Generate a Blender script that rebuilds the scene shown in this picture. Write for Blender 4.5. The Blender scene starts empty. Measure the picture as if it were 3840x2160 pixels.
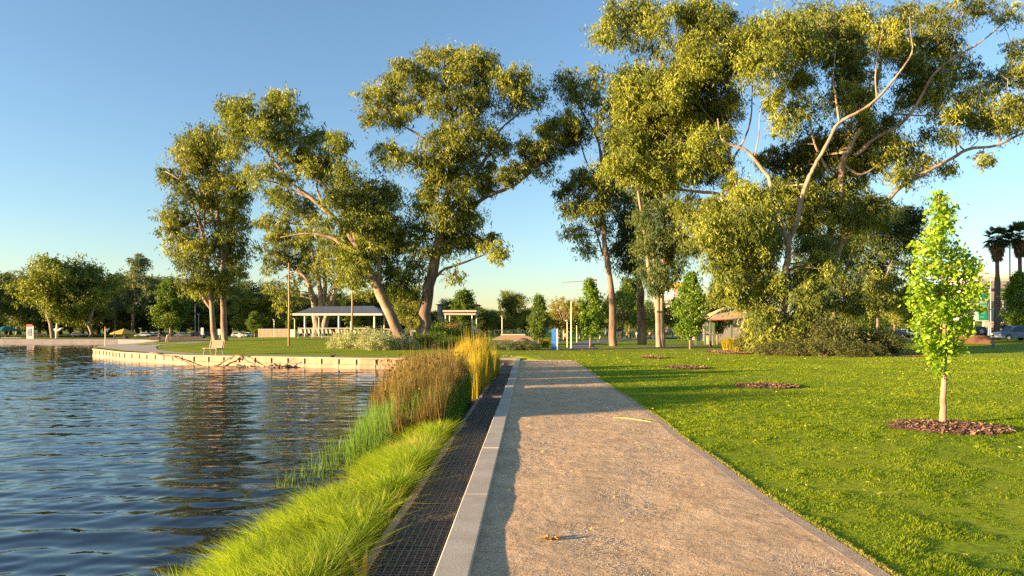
import bpy, bmesh, math, random
import numpy as np
from mathutils import Vector, Matrix
from mathutils.geometry import delaunay_2d_cdt
R = math.radians
sc = bpy.context.scene
COL = sc.collection
random.seed(7)
rng = np.random.default_rng(7)
F, VX, VY, CH = 2600.0, 1978.0, 1230.0, 1.6
WATER_Z = -0.67

# ------------------------------------------------------------------ terrain
def sstep(a, b, x):
    t = min(1.0, max(0.0, (x - a) / (b - a)))
    return t * t * (3 - 2 * t)
def bank_edge(y):            # x of the waterline of the near bank
    pts = [(-60, -6), (-10, -3.4), (4, -2.85), (6.3, -2.75), (9.2, -2.4), (12.5, -2.5), (16, -3.3), (22, -4.2), (30, -5.4), (37.5, -6.2)]
    if y <= pts[0][0]: return pts[0][1]
    for (a, xa), (b, xb) in zip(pts, pts[1:]):
        if y <= b: return xa + (xb - xa) * (y - a) / (b - a)
    return pts[-1][1]
def gz(x, y):
    if x < -0.5 and y < 36.0:
        if x > -1.25: return -0.30
        e = bank_edge(y)
        t = min(1.0, (x + 1.25) / (e + 1.25)) if e < -1.25 else 1
        return -0.28 - 0.42 * t ** 1.3 - (0.5 * max(0.0, (e - x)))
    z = 0.6 * math.exp(-0.5 * (((x + 24) / 14) ** 2 + ((y - 82) / 16) ** 2))
    z += 0.55 * sstep(20, 34, x) * sstep(50, 64, y)
    if x < -0.5: z -= 0.07 * (1 - sstep(0, 5, dist_shore(x, y)))
    z += 0.02 * math.sin(x * .31 + 1) * math.sin(y * .23) * sstep(4, 12, abs(x - 1) + max(0, y - 40))
    return z
WALL = [(-6.25, 37.9), (-9.25, 38.3), (-13.1, 39.7), (-17.5, 41.2), (-20.8, 42.4), (-24.95, 45.5), (-28.1, 48.0), (-32.1, 52.6),
        (-34.6, 55.2), (-36.4, 58.3), (-37.0, 61.5), (-36.8, 65)]
WALL0 = [(-0.62, 36.25), (-3.4, 37.1)]
LAKE = [(-4.6, -60), (-3.7, -20), (-3.4, -10)] + [(bank_edge(y), y) for y in (-4, 0, 3, 6.3, 9.2, 12.5, 16, 22, 30, 36)] + WALL + \
       [(-38, 72), (-40, 80), (-46, 90), (-56, 95), (-75, 96), (-110, 97), (-170, 99), (-500, 120), (-500, -60)]
def seg_d(px, py, a, b):
    ax, ay = a; bx, by = b
    dx, dy = bx - ax, by - ay
    t = max(0, min(1, ((px - ax) * dx + (py - ay) * dy) / (dx * dx + dy * dy)))
    return math.hypot(px - ax - t * dx, py - ay - t * dy)
def dist_shore(x, y):
    P_ = WALL0 + WALL
    return min(seg_d(x, y, a, b) for a, b in zip(P_, P_[1:]))
def inside(x, y, poly):
    c = False; n = len(poly); j = n - 1
    for i in range(n):
        xi, yi = poly[i]; xj, yj = poly[j]
        if (yi > y) != (yj > y) and x < (xj - xi) * (y - yi) / (yj - yi) + xi: c = not c
        j = i
    return c
def P(px, py, Y):
    return Vector(((px - VX) / F * Y, Y, CH - (py - VY) / F * Y))
def G(px, py):               # the ground point seen at a pixel
    Y = CH * F / max(4.0, (py - VY))
    for _ in range(12):
        z = gz((px - VX) / F * Y, Y)
        Y = 0.5 * Y + 0.5 * (CH - z) * F / max(4.0, (py - VY))
    x = (px - VX) / F * Y
    return Vector((x, Y, gz(x, Y)))
def at(px, Y):
    x = (px - VX) / F * Y
    return Vector((x, Y, gz(x, Y)))
def top_z(py, Y): return CH - (py - VY) / F * Y

def vnoise(x, y, s, seed=0):
    g = np.random.default_rng(seed).random((64, 64))
    u = x / s; v = y / s; i = np.floor(u).astype(int); j = np.floor(v).astype(int); fu = u - i; fv = v - j
    fu = fu * fu * (3 - 2 * fu); fv = fv * fv * (3 - 2 * fv)
    a = g[i % 64, j % 64]; b = g[(i + 1) % 64, j % 64]; c = g[i % 64, (j + 1) % 64]; d = g[(i + 1) % 64, (j + 1) % 64]
    return (a * (1 - fu) + b * fu) * (1 - fv) + (c * (1 - fu) + d * fu) * fv
# ------------------------------------------------------------------ materials
def hexs(c): return (c[0], c[1], c[2], 1)
def mat(name, c1, c2=None, scale=3.0, rough=0.8, bump=0.0, bscale=None, detail=6, spec=0.3, metal=0.0, stretch=None, contrast=None, emit=None):
    m = bpy.data.materials.new(name); m.use_nodes = True
    nt = m.node_tree; N = nt.nodes; L = nt.links
    b = N['Principled BSDF']
    b.inputs['Roughness'].default_value = rough
    b.inputs['Specular IOR Level'].default_value = spec
    b.inputs['Metallic'].default_value = metal
    b.inputs['Base Color'].default_value = hexs(c1)
    if c2 is not None or bump:
        tc = N.new('ShaderNodeTexCoord'); mp = N.new('ShaderNodeMapping')
        L.new(tc.outputs['Object'], mp.inputs['Vector'])
        if stretch: mp.inputs['Scale'].default_value = stretch
    if c2 is not None:
        n = N.new('ShaderNodeTexNoise'); n.inputs['Scale'].default_value = scale; n.inputs['Detail'].default_value = detail
        n.inputs['Roughness'].default_value = 0.65
        L.new(mp.outputs[0], n.inputs['Vector'])
        r = N.new('ShaderNodeValToRGB'); lo, hi = contrast or (0.35, 0.65)
        r.color_ramp.elements[0].position = lo; r.color_ramp.elements[1].position = hi
        r.color_ramp.elements[0].color = hexs(c1); r.color_ramp.elements[1].color = hexs(c2)
        L.new(n.outputs['Fac'], r.inputs['Fac']); L.new(r.outputs['Color'], b.inputs['Base Color'])
    if bump:
        n2 = N.new('ShaderNodeTexNoise'); n2.inputs['Scale'].default_value = bscale or scale * 3; n2.inputs['Detail'].default_value = 8
        L.new(mp.outputs[0], n2.inputs['Vector'])
        bp = N.new('ShaderNodeBump'); bp.inputs['Strength'].default_value = 1.0; bp.inputs['Distance'].default_value = bump
        L.new(n2.outputs['Fac'], bp.inputs['Height']); L.new(bp.outputs[0], b.inputs['Normal'])
    return m
def leaf_mat(name, dark, mid, light, trans=0.35, rough=0.55, spec=0.25, base_attr=True):
    m = bpy.data.materials.new(name); m.use_nodes = True
    nt = m.node_tree; N = nt.nodes; L = nt.links
    b = N['Principled BSDF']; out = N['Material Output']
    b.inputs['Roughness'].default_value = rough; b.inputs['Specular IOR Level'].default_value = spec
    a = N.new('ShaderNodeAttribute'); a.attribute_name = 'tint'
    r = N.new('ShaderNodeValToRGB')
    e = r.color_ramp.elements
    e[0].position = 0.0; e[0].color = hexs(dark); e[1].position = 1.0; e[1].color = hexs(light)
    k = e.new(0.5); k.color = hexs(mid)
    L.new(a.outputs['Fac'], r.inputs['Fac']); L.new(r.outputs['Color'], b.inputs['Base Color'])
    t = N.new('ShaderNodeBsdfTranslucent')
    mx = N.new('ShaderNodeMixRGB'); mx.blend_type = 'MULTIPLY'; mx.inputs[0].default_value = 1
    mx.inputs[2].default_value = (1.5, 1.55, 0.7, 1)
    L.new(r.outputs['Color'], mx.inputs[1]); L.new(mx.outputs[0], t.inputs['Color'])
    ms = N.new('ShaderNodeMixShader'); ms.inputs[0].default_value = trans
    L.new(b.outputs[0], ms.inputs[1]); L.new(t.outputs[0], ms.inputs[2]); L.new(ms.outputs[0], out.inputs['Surface'])
    return m

# ------------------------------------------------------------------ objects
WL = {}
def tag(o, label, cat, group=None, kind=None):
    if label: o['label'] = label
    if cat: o['category'] = cat
    if group: o['group'] = group
    if kind: o['kind'] = kind
    return o
def thing(name, label, cat, loc=(0, 0, 0), group=None, rz=0):
    o = bpy.data.objects.new(name, None); COL.objects.link(o)
    o.empty_display_size = 0.3
    o.location = loc; o.rotation_euler = (0, 0, rz); WL[o.name] = Vector(loc)
    return tag(o, label, cat, group)
class MB:
    def __init__(s): s.v = []; s.f = []; s.m = []
    def add(s, vs, fs, mi=0):
        o = len(s.v); s.v += [tuple(v) for v in vs]; s.f += [tuple(o + i for i in f) for f in fs]; s.m += [mi] * len(fs); return s
    def box(s, x0, x1, y0, y1, z0, z1, M=None, mi=0):
        vs = [Vector(p) for p in ((x0, y0, z0), (x1, y0, z0), (x1, y1, z0), (x0, y1, z0), (x0, y0, z1), (x1, y0, z1), (x1, y1, z1), (x0, y1, z1))]
        if M is not None: vs = [M @ v for v in vs]
        return s.add(vs, [(0, 3, 2, 1), (4, 5, 6, 7), (0, 1, 5, 4), (1, 2, 6, 5), (2, 3, 7, 6), (3, 0, 4, 7)], mi)
    def tube(s, pts, rad, n=6, cap=True, mi=0):
        pts = [Vector(p) for p in pts]
        if not hasattr(rad, '__len__'): rad = [rad] * len(pts)
        vs = []; fs = []
        up = Vector((0.13, 0.21, 1)).normalized()
        for i, p in enumerate(pts):
            d = (pts[min(i + 1, len(pts) - 1)] - pts[max(i - 1, 0)])
            if d.length < 1e-9: d = Vector((0, 0, 1))
            d.normalize()
            a = d.cross(Vector((1, 0, 0)) if abs(d.x) < 0.8 else Vector((0, 1, 0))).normalized(); b = d.cross(a)
            for k in range(n):
                t = 2 * math.pi * k / n
                vs.append(p + (a * math.cos(t) + b * math.sin(t)) * rad[i])
        for i in range(len(pts) - 1):
            for k in range(n):
                k2 = (k + 1) % n
                fs.append((i * n + k, i * n + k2, (i + 1) * n + k2, (i + 1) * n + k))
        if cap:
            fs.append(tuple(range(n - 1, -1, -1))); fs.append(tuple((len(pts) - 1) * n + k for k in range(n)))
        return s.add(vs, fs, mi)
    def prism(s, poly, d0, d1, axis='y', M=None, mi=0):   # poly in the other two axes, extruded along axis
        def mk(a, b, d):
            v = Vector((a, d, b)) if axis == 'y' else (Vector((d, a, b)) if axis == 'x' else Vector((a, b, d)))
            return M @ v if M is not None else v
        n = len(poly)
        vs = [mk(a, b, d0) for a, b in poly] + [mk(a, b, d1) for a, b in poly]
        fs = [tuple(range(n)), tuple(range(2 * n - 1, n - 1, -1))] + [(i, (i + 1) % n, n + (i + 1) % n, n + i) for i in range(n)]
        return s.add(vs, fs, mi)
    def ball(s, c, r, nu=8, nv=6, mi=0):
        c = Vector(c); r = r if hasattr(r, '__len__') else (r, r, r)
        vs = [c + Vector((0, 0, -r[2]))]; fs = []
        for j in range(1, nv):
            ph = -math.pi / 2 + math.pi * j / nv
            for i in range(nu):
                t = 2 * math.pi * i / nu
                vs.append(c + Vector((r[0] * math.cos(ph) * math.cos(t), r[1] * math.cos(ph) * math.sin(t), r[2] * math.sin(ph))))
        vs.append(c + Vector((0, 0, r[2]))); L_ = len(vs) - 1
        for i in range(nu):
            fs.append((0, 1 + (i + 1) % nu, 1 + i)); fs.append((L_, L_ - nu + i, L_ - nu + (i + 1) % nu))
        for j in range(nv - 2):
            for i in range(nu):
                a = 1 + j * nu; fs.append((a + i, a + (i + 1) % nu, a + nu + (i + 1) % nu, a + nu + i))
        return s.add(vs, fs, mi)
def build(name, mb, m, parent=None, smooth=False, bevel=0.0):
    off = WL[parent.name] if parent is not None else Vector((0, 0, 0))
    me = bpy.data.meshes.new(name)
    me.from_pydata([(v[0] - off.x, v[1] - off.y, v[2] - off.z) for v in mb.v], [], mb.f)
    ms = m if isinstance(m, (list, tuple)) else [m]
    for q in ms: me.materials.append(q)
    if len(ms) > 1: me.polygons.foreach_set('material_index', mb.m)
    bm = bmesh.new(); bm.from_mesh(me); bmesh.ops.recalc_face_normals(bm, faces=bm.faces)
    if bevel: bmesh.ops.bevel(bm, geom=list(bm.edges), offset=bevel, segments=1, affect='EDGES')
    bm.to_mesh(me); bm.free()
    if smooth: me.polygons.foreach_set('use_smooth', [True] * len(me.polygons))
    me.update()
    o = bpy.data.objects.new(name, me); COL.objects.link(o)
    if parent is not None: o.parent = parent
    WL[o.name] = off
    return o
def np_mesh(name, V, nper, faces_per, tint, m, parent=None, smooth=False):
    """V (N,nper,3) stacked primitives, faces_per: list of vertex-index tuples inside one primitive"""
    off = WL[parent.name] if parent is not None else Vector((0, 0, 0))
    N_ = V.shape[0]
    V = V.reshape(-1, 3) - np.array(off)
    base = (np.arange(N_) * nper)[:, None]
    loops = []; sizes = []
    order = np.concatenate([np.array(f) for f in faces_per])
    L_ = (base + order[None, :]).reshape(-1)
    sizes = np.tile(np.array([len(f) for f in faces_per]), N_)
    starts = np.concatenate([[0], np.cumsum(sizes)[:-1]])
    me = bpy.data.meshes.new(name)
    me.vertices.add(len(V)); me.vertices.foreach_set('co', V.astype(np.float32).ravel())
    me.loops.add(len(L_)); me.loops.foreach_set('vertex_index', L_.astype(np.int32))
    me.polygons.add(len(sizes)); me.polygons.foreach_set('loop_start', starts.astype(np.int32)); me.polygons.foreach_set('loop_total', sizes.astype(np.int32))
    if tint is not None:
        a = me.attributes.new('tint', 'FLOAT', 'POINT')
        a.data.foreach_set('value', np.repeat(np.clip(tint, 0, 1), nper).astype(np.float32))
    me.materials.append(m)
    me.update(calc_edges=True)
    if smooth: me.polygons.foreach_set('use_smooth', [True] * len(me.polygons))
    o = bpy.data.objects.new(name, me); COL.objects.link(o)
    if parent is not None: o.parent = parent
    WL[o.name] = off
    return o
def unit(a): return a / np.maximum(1e-9, np.linalg.norm(a, axis=1, keepdims=True))
def leaf_quads(C, L_, W_, droop, rg=None):
    rg = rg or rng
    n = len(C)
    d = rg.normal(size=(n, 3)) * np.array([1, 1, 0.6]); d = unit(d) * 0.75; d[:, 2] -= droop; d = unit(d)
    w = unit(np.cross(d, rg.normal(size=(n, 3))))
    l = (L_ * rg.uniform(0.6, 1.3, n))[:, None]; ww = (W_ * rg.uniform(0.7, 1.3, n))[:, None]
    return np.stack([C, C + d * l * .45 + w * ww * .5, C + d * l, C + d * l * .45 - w * ww * .5], axis=1)
def blades(C, H, W_, lean, rg=None, bend=0.5, dirbias=None):
    """curved grass blades: 5 verts, quad+tri"""
    rg = rg or rng
    n = len(C)
    a = rg.uniform(0, 2 * np.pi, n)
    h = np.stack([np.cos(a), np.sin(a), np.zeros(n)], 1)
    if dirbias is not None: h = h + np.array(dirbias)
    w = unit(np.stack([-h[:, 1], h[:, 0], np.zeros(n)], 1) + rg.normal(size=(n, 3)) * 0.2) * (np.asarray(W_) * rg.uniform(.7, 1.3, n))[:, None] * .5
    le = (lean * rg.uniform(0.2, 1.6, n))[:, None]
    H = np.asarray(H)[:, None]
    m = C + np.array([0, 0, 1]) * H * .55 + h * H * le * .3
    t = C + np.array([0, 0, 1]) * H * (1 - .15 * le) + h * H * le * (0.6 + bend)
    return np.stack([C - w, C + w, m + w * .8, m - w * .8, t], 1)
BF = [(0, 1, 2, 3), (3, 2, 4)]
def copy_tree(o, parent=None, loc=None, rz=0, s=1.0):
    c = o.copy(); COL.objects.link(c)
    if parent is not None: c.parent = parent
    for ch in list(o.children): copy_tree(ch, c)
    if parent is None:
        c.location = loc; c.rotation_euler = (0, 0, rz); c.scale = s if hasattr(s, '__len__') else (s, s, s)
    return c

# ------------------------------------------------------------------ render, camera, light
cam = bpy.data.cameras.new('camera'); camo = bpy.data.objects.new('camera', cam); COL.objects.link(camo)
camo.location = (0, 0, CH); camo.rotation_euler = (R(90), 0, 0)
cam.lens = F * 36 / 3840; cam.sensor_width = 36
cam.shift_x = -(VX - 1920) / 3840; cam.shift_y = (VY - 1080) / 3840
cam.clip_end = 3000; cam.clip_start = 0.05
sc.camera = camo
SUN_E, SUN_A = 6.1, 22.0
sd = Vector((-math.cos(R(SUN_A)) * math.cos(R(SUN_E)), -math.sin(R(SUN_A)) * math.cos(R(SUN_E)), math.sin(R(SUN_E))))
sun = bpy.data.lights.new('sun', 'SUN'); sun.energy = 5.0; sun.angle = R(0.6); sun.color = (1.0, 0.71, 0.40)
suno = bpy.data.objects.new('sun', sun); COL.objects.link(suno); suno.rotation_euler = sd.to_track_quat('Z', 'Y').to_euler()
w = bpy.data.worlds.new('World'); sc.world = w; w.use_nodes = True
wn = w.node_tree.nodes; wl = w.node_tree.links
sky = wn.new('ShaderNodeTexSky'); sky.sky_type = 'NISHITA'; sky.sun_disc = False
sky.sun_elevation = R(SUN_E); sky.sun_rotation = math.atan2(sd.x, sd.y)
sky.air_density = 1.0; sky.dust_density = 0.4; sky.ozone_density = 2.5
bal = wn.new('ShaderNodeMixRGB'); bal.blend_type = 'MULTIPLY'; bal.inputs[0].default_value = 1; bal.inputs[2].default_value = (1.17, 1.13, 1.15, 1)
wl.new(sky.outputs[0], bal.inputs[1]); wl.new(bal.outputs[0], wn['Background'].inputs[0]); wn['Background'].inputs[1].default_value = 0.080
sc.view_settings.view_transform = 'Standard'; sc.view_settings.look = 'None'
sc.view_settings.exposure = 2.10; sc.view_settings.gamma = 1
sc.cycles.max_bounces = 5; sc.cycles.transparent_max_bounces = 4; sc.cycles.use_denoising = False
# ------------------------------------------------------------------ materials used
M = {}
def lawn_mat():
    m = bpy.data.materials.new('lawn_grass'); m.use_nodes = True; nt = m.node_tree; N = nt.nodes; L = nt.links
    b = N['Principled BSDF']; b.inputs['Roughness'].default_value = 0.9; b.inputs['Specular IOR Level'].default_value = 0.1
    tc = N.new('ShaderNodeTexCoord')
    def noise(s, d, ro=.6):
        n = N.new('ShaderNodeTexNoise'); n.inputs['Scale'].default_value = s; n.inputs['Detail'].default_value = d; n.inputs['Roughness'].default_value = ro
        L.new(tc.outputs['Object'], n.inputs['Vector']); return n
    def ramp(n, *el):
        r = N.new('ShaderNodeValToRGB'); e = r.color_ramp.elements
        e[0].position, e[0].color = el[0][0], hexs(el[0][1]); e[1].position, e[1].color = el[-1][0], hexs(el[-1][1])
        for p, c in el[1:-1]:
            k = e.new(p); k.color = hexs(c)
        L.new(n.outputs['Fac'], r.inputs['Fac']); return r
    a = ramp(noise(0.35, 5), (0.3, (0.175, 0.265, 0.012)), (0.55, (0.275, 0.33, 0.014)), (0.75, (0.36, 0.395, 0.03)))
    c = ramp(noise(16, 6, .75), (0.33, (0.45, 0.5, 0.4)), (0.62, (1.25, 1.2, 1.1)))
    mx = N.new('ShaderNodeMixRGB'); mx.blend_type = 'MULTIPLY'; mx.inputs[0].default_value = 1
    L.new(a.outputs[0], mx.inputs[1]); L.new(c.outputs[0], mx.inputs[2])
    L.new(mx.outputs[0], b.inputs['Base Color'])
    n2 = noise(9, 8, .7); bp = N.new('ShaderNodeBump'); bp.inputs['Distance'].default_value = 0.05; bp.inputs['Strength'].default_value = 0.6
    L.new(n2.outputs['Fac'], bp.inputs['Height']); L.new(bp.outputs[0], b.inputs['Normal'])
    return m
M['lawn'] = lawn_mat()
def gravel_mat():
    m = bpy.data.materials.new('gravel'); m.use_nodes = True; nt = m.node_tree; N = nt.nodes; L = nt.links
    b = N['Principled BSDF']; b.inputs['Roughness'].default_value = 0.9; b.inputs['Specular IOR Level'].default_value = 0.15
    tc = N.new('ShaderNodeTexCoord')
    v = N.new('ShaderNodeTexVoronoi'); v.inputs['Scale'].default_value = 110
    n = N.new('ShaderNodeTexNoise'); n.inputs['Scale'].default_value = 2.2; n.inputs['Detail'].default_value = 9; n.inputs['Roughness'].default_value = .7
    n3 = N.new('ShaderNodeTexNoise'); n3.inputs['Scale'].default_value = 14; n3.inputs['Detail'].default_value = 6; n3.inputs['Roughness'].default_value = .75
    for q in (v, n, n3): L.new(tc.outputs['Object'], q.inputs['Vector'])
    r = N.new('ShaderNodeValToRGB'); e = r.color_ramp.elements
    e[0].position = .3; e[0].color = (0.47, 0.31, 0.17, 1); e[1].position = .7; e[1].color = (0.80, 0.56, 0.335, 1)
    L.new(n.outputs['Fac'], r.inputs['Fac'])
    sep = N.new('ShaderNodeSeparateColor'); L.new(v.outputs['Color'], sep.inputs[0])
    r2 = N.new('ShaderNodeValToRGB'); e = r2.color_ramp.elements
    e[0].position = 0; e[0].color = (.55, .52, .5, 1); e[1].position = 1; e[1].color = (1.3, 1.3, 1.3, 1); k = e.new(.35); k.color = (.95, .95, .95, 1)
    L.new(sep.outputs[0], r2.inputs['Fac'])
    mx = N.new('ShaderNodeMixRGB'); mx.blend_type = 'MULTIPLY'; mx.inputs[0].default_value = .8
    L.new(r.outputs[0], mx.inputs[1]); L.new(r2.outputs[0], mx.inputs[2]); L.new(mx.outputs[0], b.inputs['Base Color'])
    b1 = N.new('ShaderNodeBump'); b1.inputs['Distance'].default_value = .03; b1.inputs['Strength'].default_value = 1; L.new(n3.outputs['Fac'], b1.inputs['Height'])
    b2 = N.new('ShaderNodeBump'); b2.inputs['Distance'].default_value = .003; L.new(v.outputs['Distance'], b2.inputs['Height'])
    n4 = N.new('ShaderNodeTexNoise'); n4.inputs['Scale'].default_value = 5.5; n4.inputs['Detail'].default_value = 3; L.new(tc.outputs['Object'], n4.inputs['Vector'])
    b0 = N.new('ShaderNodeBump'); b0.inputs['Distance'].default_value = .05; L.new(n4.outputs['Fac'], b0.inputs['Height']); L.new(b0.outputs[0], b1.inputs['Normal'])
    L.new(b1.outputs[0], b2.inputs['Normal']); L.new(b2.outputs[0], b.inputs['Normal'])
    return m
M['gravel'] = gravel_mat()
def water_mat():
    m = bpy.data.materials.new('lake_water'); m.use_nodes = True; nt = m.node_tree; N = nt.nodes; L = nt.links
    b = N['Principled BSDF']; b.inputs['Base Color'].default_value = (0.012, 0.020, 0.026, 1)
    b.inputs['Roughness'].default_value = 0.04; b.inputs['IOR'].default_value = 1.36; b.inputs['Specular IOR Level'].default_value = 0.6
    tc = N.new('ShaderNodeTexCoord')
    def lay(scale, st, rot, d, rough=.5):
        mp = N.new('ShaderNodeMapping'); mp.inputs['Scale'].default_value = st; mp.inputs['Rotation'].default_value = (0, 0, rot)
        n = N.new('ShaderNodeTexNoise'); n.inputs['Scale'].default_value = scale; n.inputs['Detail'].default_value = d; n.inputs['Roughness'].default_value = rough
        n.inputs['Distortion'].default_value = .4
        L.new(tc.outputs['Object'], mp.inputs['Vector']); L.new(mp.outputs[0], n.inputs['Vector']); return n
    a = lay(1.5, (.5, 1.3, 1), R(-14), 2)
    c = lay(5.0, (.5, 1.3, 1), R(8), 2)
    d = lay(26.0, (.6, 1.2, 1), R(20), 2)
    def slope(n, sx, sy):
        v = N.new('ShaderNodeVectorMath'); v.operation = 'SUBTRACT'; L.new(n.outputs['Color'], v.inputs[0]); v.inputs[1].default_value = (.5, .5, .5)
        k = N.new('ShaderNodeVectorMath'); k.operation = 'MULTIPLY'; L.new(v.outputs[0], k.inputs[0]); k.inputs[1].default_value = (sx, sy, 0); return k
    k1 = slope(c, .02, .04); k2 = slope(d, .03, .07)
    ad = N.new('ShaderNodeVectorMath'); ad.operation = 'ADD'; L.new(k1.outputs[0], ad.inputs[0]); L.new(k2.outputs[0], ad.inputs[1])
    a2 = N.new('ShaderNodeVectorMath'); a2.operation = 'ADD'; L.new(ad.outputs[0], a2.inputs[0]); ge = N.new('ShaderNodeNewGeometry'); L.new(ge.outputs['Normal'], a2.inputs[1])
    nm = N.new('ShaderNodeVectorMath'); nm.operation = 'NORMALIZE'; L.new(a2.outputs[0], nm.inputs[0])
    b1 = N.new('ShaderNodeBump'); b1.inputs['Distance'].default_value = .004; L.new(a.outputs['Fac'], b1.inputs['Height'])
    L.new(nm.outputs[0], b1.inputs['Normal']); L.new(b1.outputs[0], b.inputs['Normal'])
    return m
M['water'] = water_mat()
M['concrete'] = mat('kerb_concrete', (.44, .365, .27), (.56, .475, .36), 2.5, .85, .0012, 45)
M['edging'] = mat('edging_concrete', (.38, .27, .18), (.52, .38, .26), 6, .85, .004, 60)
M['wallconc'] = mat('wall_concrete', (.30, .19, .12), (.44, .31, .20), 1.6, .85, .01, 12)
M['wallpost'] = mat('wall_post_concrete', (.36, .25, .16), (.47, .34, .22), 3, .85)
M['paving'] = mat('promenade_paving', (.36, .30, .24), (.44, .38, .31), 3, .9)
M['asphalt'] = mat('far_path_asphalt', (.17, .15, .15), (.22, .20, .20), 1, .9)
M['shorepath_shaded'] = mat('shore_path_shaded', (.085, .07, .07), (.12, .10, .10), 1, .9)  # asphalt darkened: tree shade on the far bank is put into the colour
M['road'] = mat('road_asphalt', (.06, .06, .065), (.09, .09, .09), 1, .9)
M['soil'] = mat('bank_soil', (.05, .04, .03), (.11, .085, .06), 8, .95, .02, 30)
M['mulch'] = mat('bark_mulch', (.10, .05, .03), (.30, .18, .12), 30, .95, .03, 60, contrast=(.4, .6))
M['wire'] = mat('galvanised_wire', (.15, .135, .115), (.27, .24, .20), 20, .5, metal=.3)
M['dirt'] = mat('dirt_strip', (.10, .075, .055), (.24, .18, .13), 18, .95, .02, 40)
M['stone'] = mat('dark_gabion_stone', (.012, .013, .02), (.05, .05, .06), 14, .8, .02, 30)
M['bark_pale'] = mat('pale_gum_bark', (.15, .105, .075), (.39, .29, .20), 1.6, .8, .02, 10, stretch=(1, 1, .35))
M['bark_dark'] = mat('dark_gum_bark', (.07, .05, .04), (.30, .21, .14), 1.3, .9, .04, 9, stretch=(1, 1, .25))
M['bark_mix'] = mat('peeling_gum_bark', (.10, .07, .05), (.38, .27, .18), 1.0, .85, .03, 9, stretch=(1, 1, .3))
M['bark_young'] = mat('young_tree_bark', (.22, .14, .09), (.36, .24, .16), 12, .85, .004, 50, stretch=(1, 1, .3))
M['leaf_gum'] = leaf_mat('gum_leaf', (.045, .068, .018), (.16, .18, .028), (.34, .345, .048), .24)
M['leaf_gumy'] = leaf_mat('golden_gum_leaf', (.06, .085, .018), (.18, .21, .028), (.35, .36, .05), .24)
M['leaf_gumd'] = leaf_mat('dark_gum_leaf', (.03, .055, .022), (.07, .105, .030), (.14, .17, .045), .25)
M['leaf_grey'] = leaf_mat('grey_gum_leaf', (.06, .085, .045), (.12, .15, .06), (.20, .23, .09), .25)
M['leaf_green'] = leaf_mat('broad_green_leaf', (.055, .11, .012), (.12, .21, .016), (.24, .33, .03), .40, .4, .4)
M['leaf_young'] = leaf_mat('young_tree_leaf', (.10, .20, .012), (.22, .36, .02), (.42, .50, .05), .45, .4, .4)
M['leaf_mid'] = leaf_mat('park_tree_leaf', (.045, .085, .016), (.10, .155, .02), (.19, .24, .035), .35)
M['leaf_under'] = leaf_mat('undergrowth_leaf', (.03, .04, .014), (.085, .095, .022), (.20, .20, .05), .2)
M['leaf_sage'] = leaf_mat('sage_shrub_leaf', (.16, .19, .08), (.34, .36, .16), (.50, .50, .26), .2)
M['leaf_gold'] = leaf_mat('golden_round_leaf', (.10, .09, .012), (.20, .18, .02), (.33, .28, .04), .3)
M['g_bank'] = leaf_mat('bank_grass_blade', (.06, .10, .012), (.21, .30, .018), (.46, .50, .06), .5, .5, .25)
M['g_lawn'] = leaf_mat('lawn_blade', (.05, .11, .008), (.22, .30, .012), (.44, .45, .04), .4, .6, .15)
M['g_dry'] = leaf_mat('dry_edge_blade', (.30, .26, .06), (.45, .40, .08), (.60, .52, .16), .4, .6, .15)
M['g_brown'] = leaf_mat('brown_reed_blade', (.045, .05, .012), (.13, .095, .025), (.28, .19, .06), .3, .6, .2)
M['g_gold'] = leaf_mat('golden_reed_blade', (.13, .17, .02), (.38, .31, .03), (.62, .42, .06), .4, .6, .2)
M['g_sedge'] = leaf_mat('green_sedge_blade', (.05, .11, .02), (.11, .20, .03), (.22, .32, .05), .4, .5, .25)
M['white'] = mat('white_paint', (.50, .47, .42), None, rough=.5)
M['cream'] = mat('cream_paint', (.72, .62, .44), (.78, .68, .50), 3, .6)
M['screen'] = mat('weathered_slats', (.34, .27, .18), (.48, .39, .27), 6, .8, stretch=(3, 1, .3))
M['roofblue'] = mat('blue_grey_steel_roof', (.09, .115, .15), (.12, .14, .18), 2, .5)
M['dark'] = mat('dark_metal', (.03, .03, .035), None, rough=.5)
M['grey'] = mat('grey_metal', (.32, .32, .32), None, rough=.5)
M['terra'] = mat('terracotta_roof', (.30, .10, .05), (.42, .17, .09), 6, .8)
M['salmon'] = mat('salmon_concrete', (.25, .165, .12), (.31, .21, .15), 2, .9)
M['timber'] = mat('bench_timber', (.26, .12, .065), (.36, .18, .10), 8, .7, stretch=(.3, 3, 3))
M['glass'] = mat('dark_glass', (.03, .04, .06), None, rough=.08, spec=.7)
M['brick'] = mat('brown_brick', (.20, .09, .05), (.30, .14, .08), 9, .9)
M['stoneb'] = mat('pale_building_render', (.42, .34, .28), (.48, .40, .34), 1, .9)
M['buildgrey'] = mat('grey_building_panel', (.20, .18, .17), (.25, .23, .22), 1, .8)
M['tyre'] = mat('tyre_rubber', (.02, .02, .02), None, rough=.85)
M['rim'] = mat('wheel_rim', (.45, .45, .47), None, rough=.3, metal=.6)
M['lamp'] = mat('headlight_glass', (.7, .7, .7), None, rough=.15)
M['tail'] = mat('tail_light', (.5, .02, .02), None, rough=.2)
M['red'] = mat('red_paint', (.55, .07, .04), None, rough=.5)
M['orange'] = mat('orange_canvas', (.75, .40, .08), None, rough=.8)
M['teal'] = mat('teal_canvas', (.02, .13, .14), (.03, .17, .17), 3, .8)
M['green'] = mat('green_sign_paint', (.01, .22, .12), None, rough=.4)
M['blue'] = mat('blue_sign_paint', (.01, .09, .35), (.01, .12, .42), 2, .4)
M['olive'] = mat('olive_post_paint', (.10, .13, .08), None, rough=.6)
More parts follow.
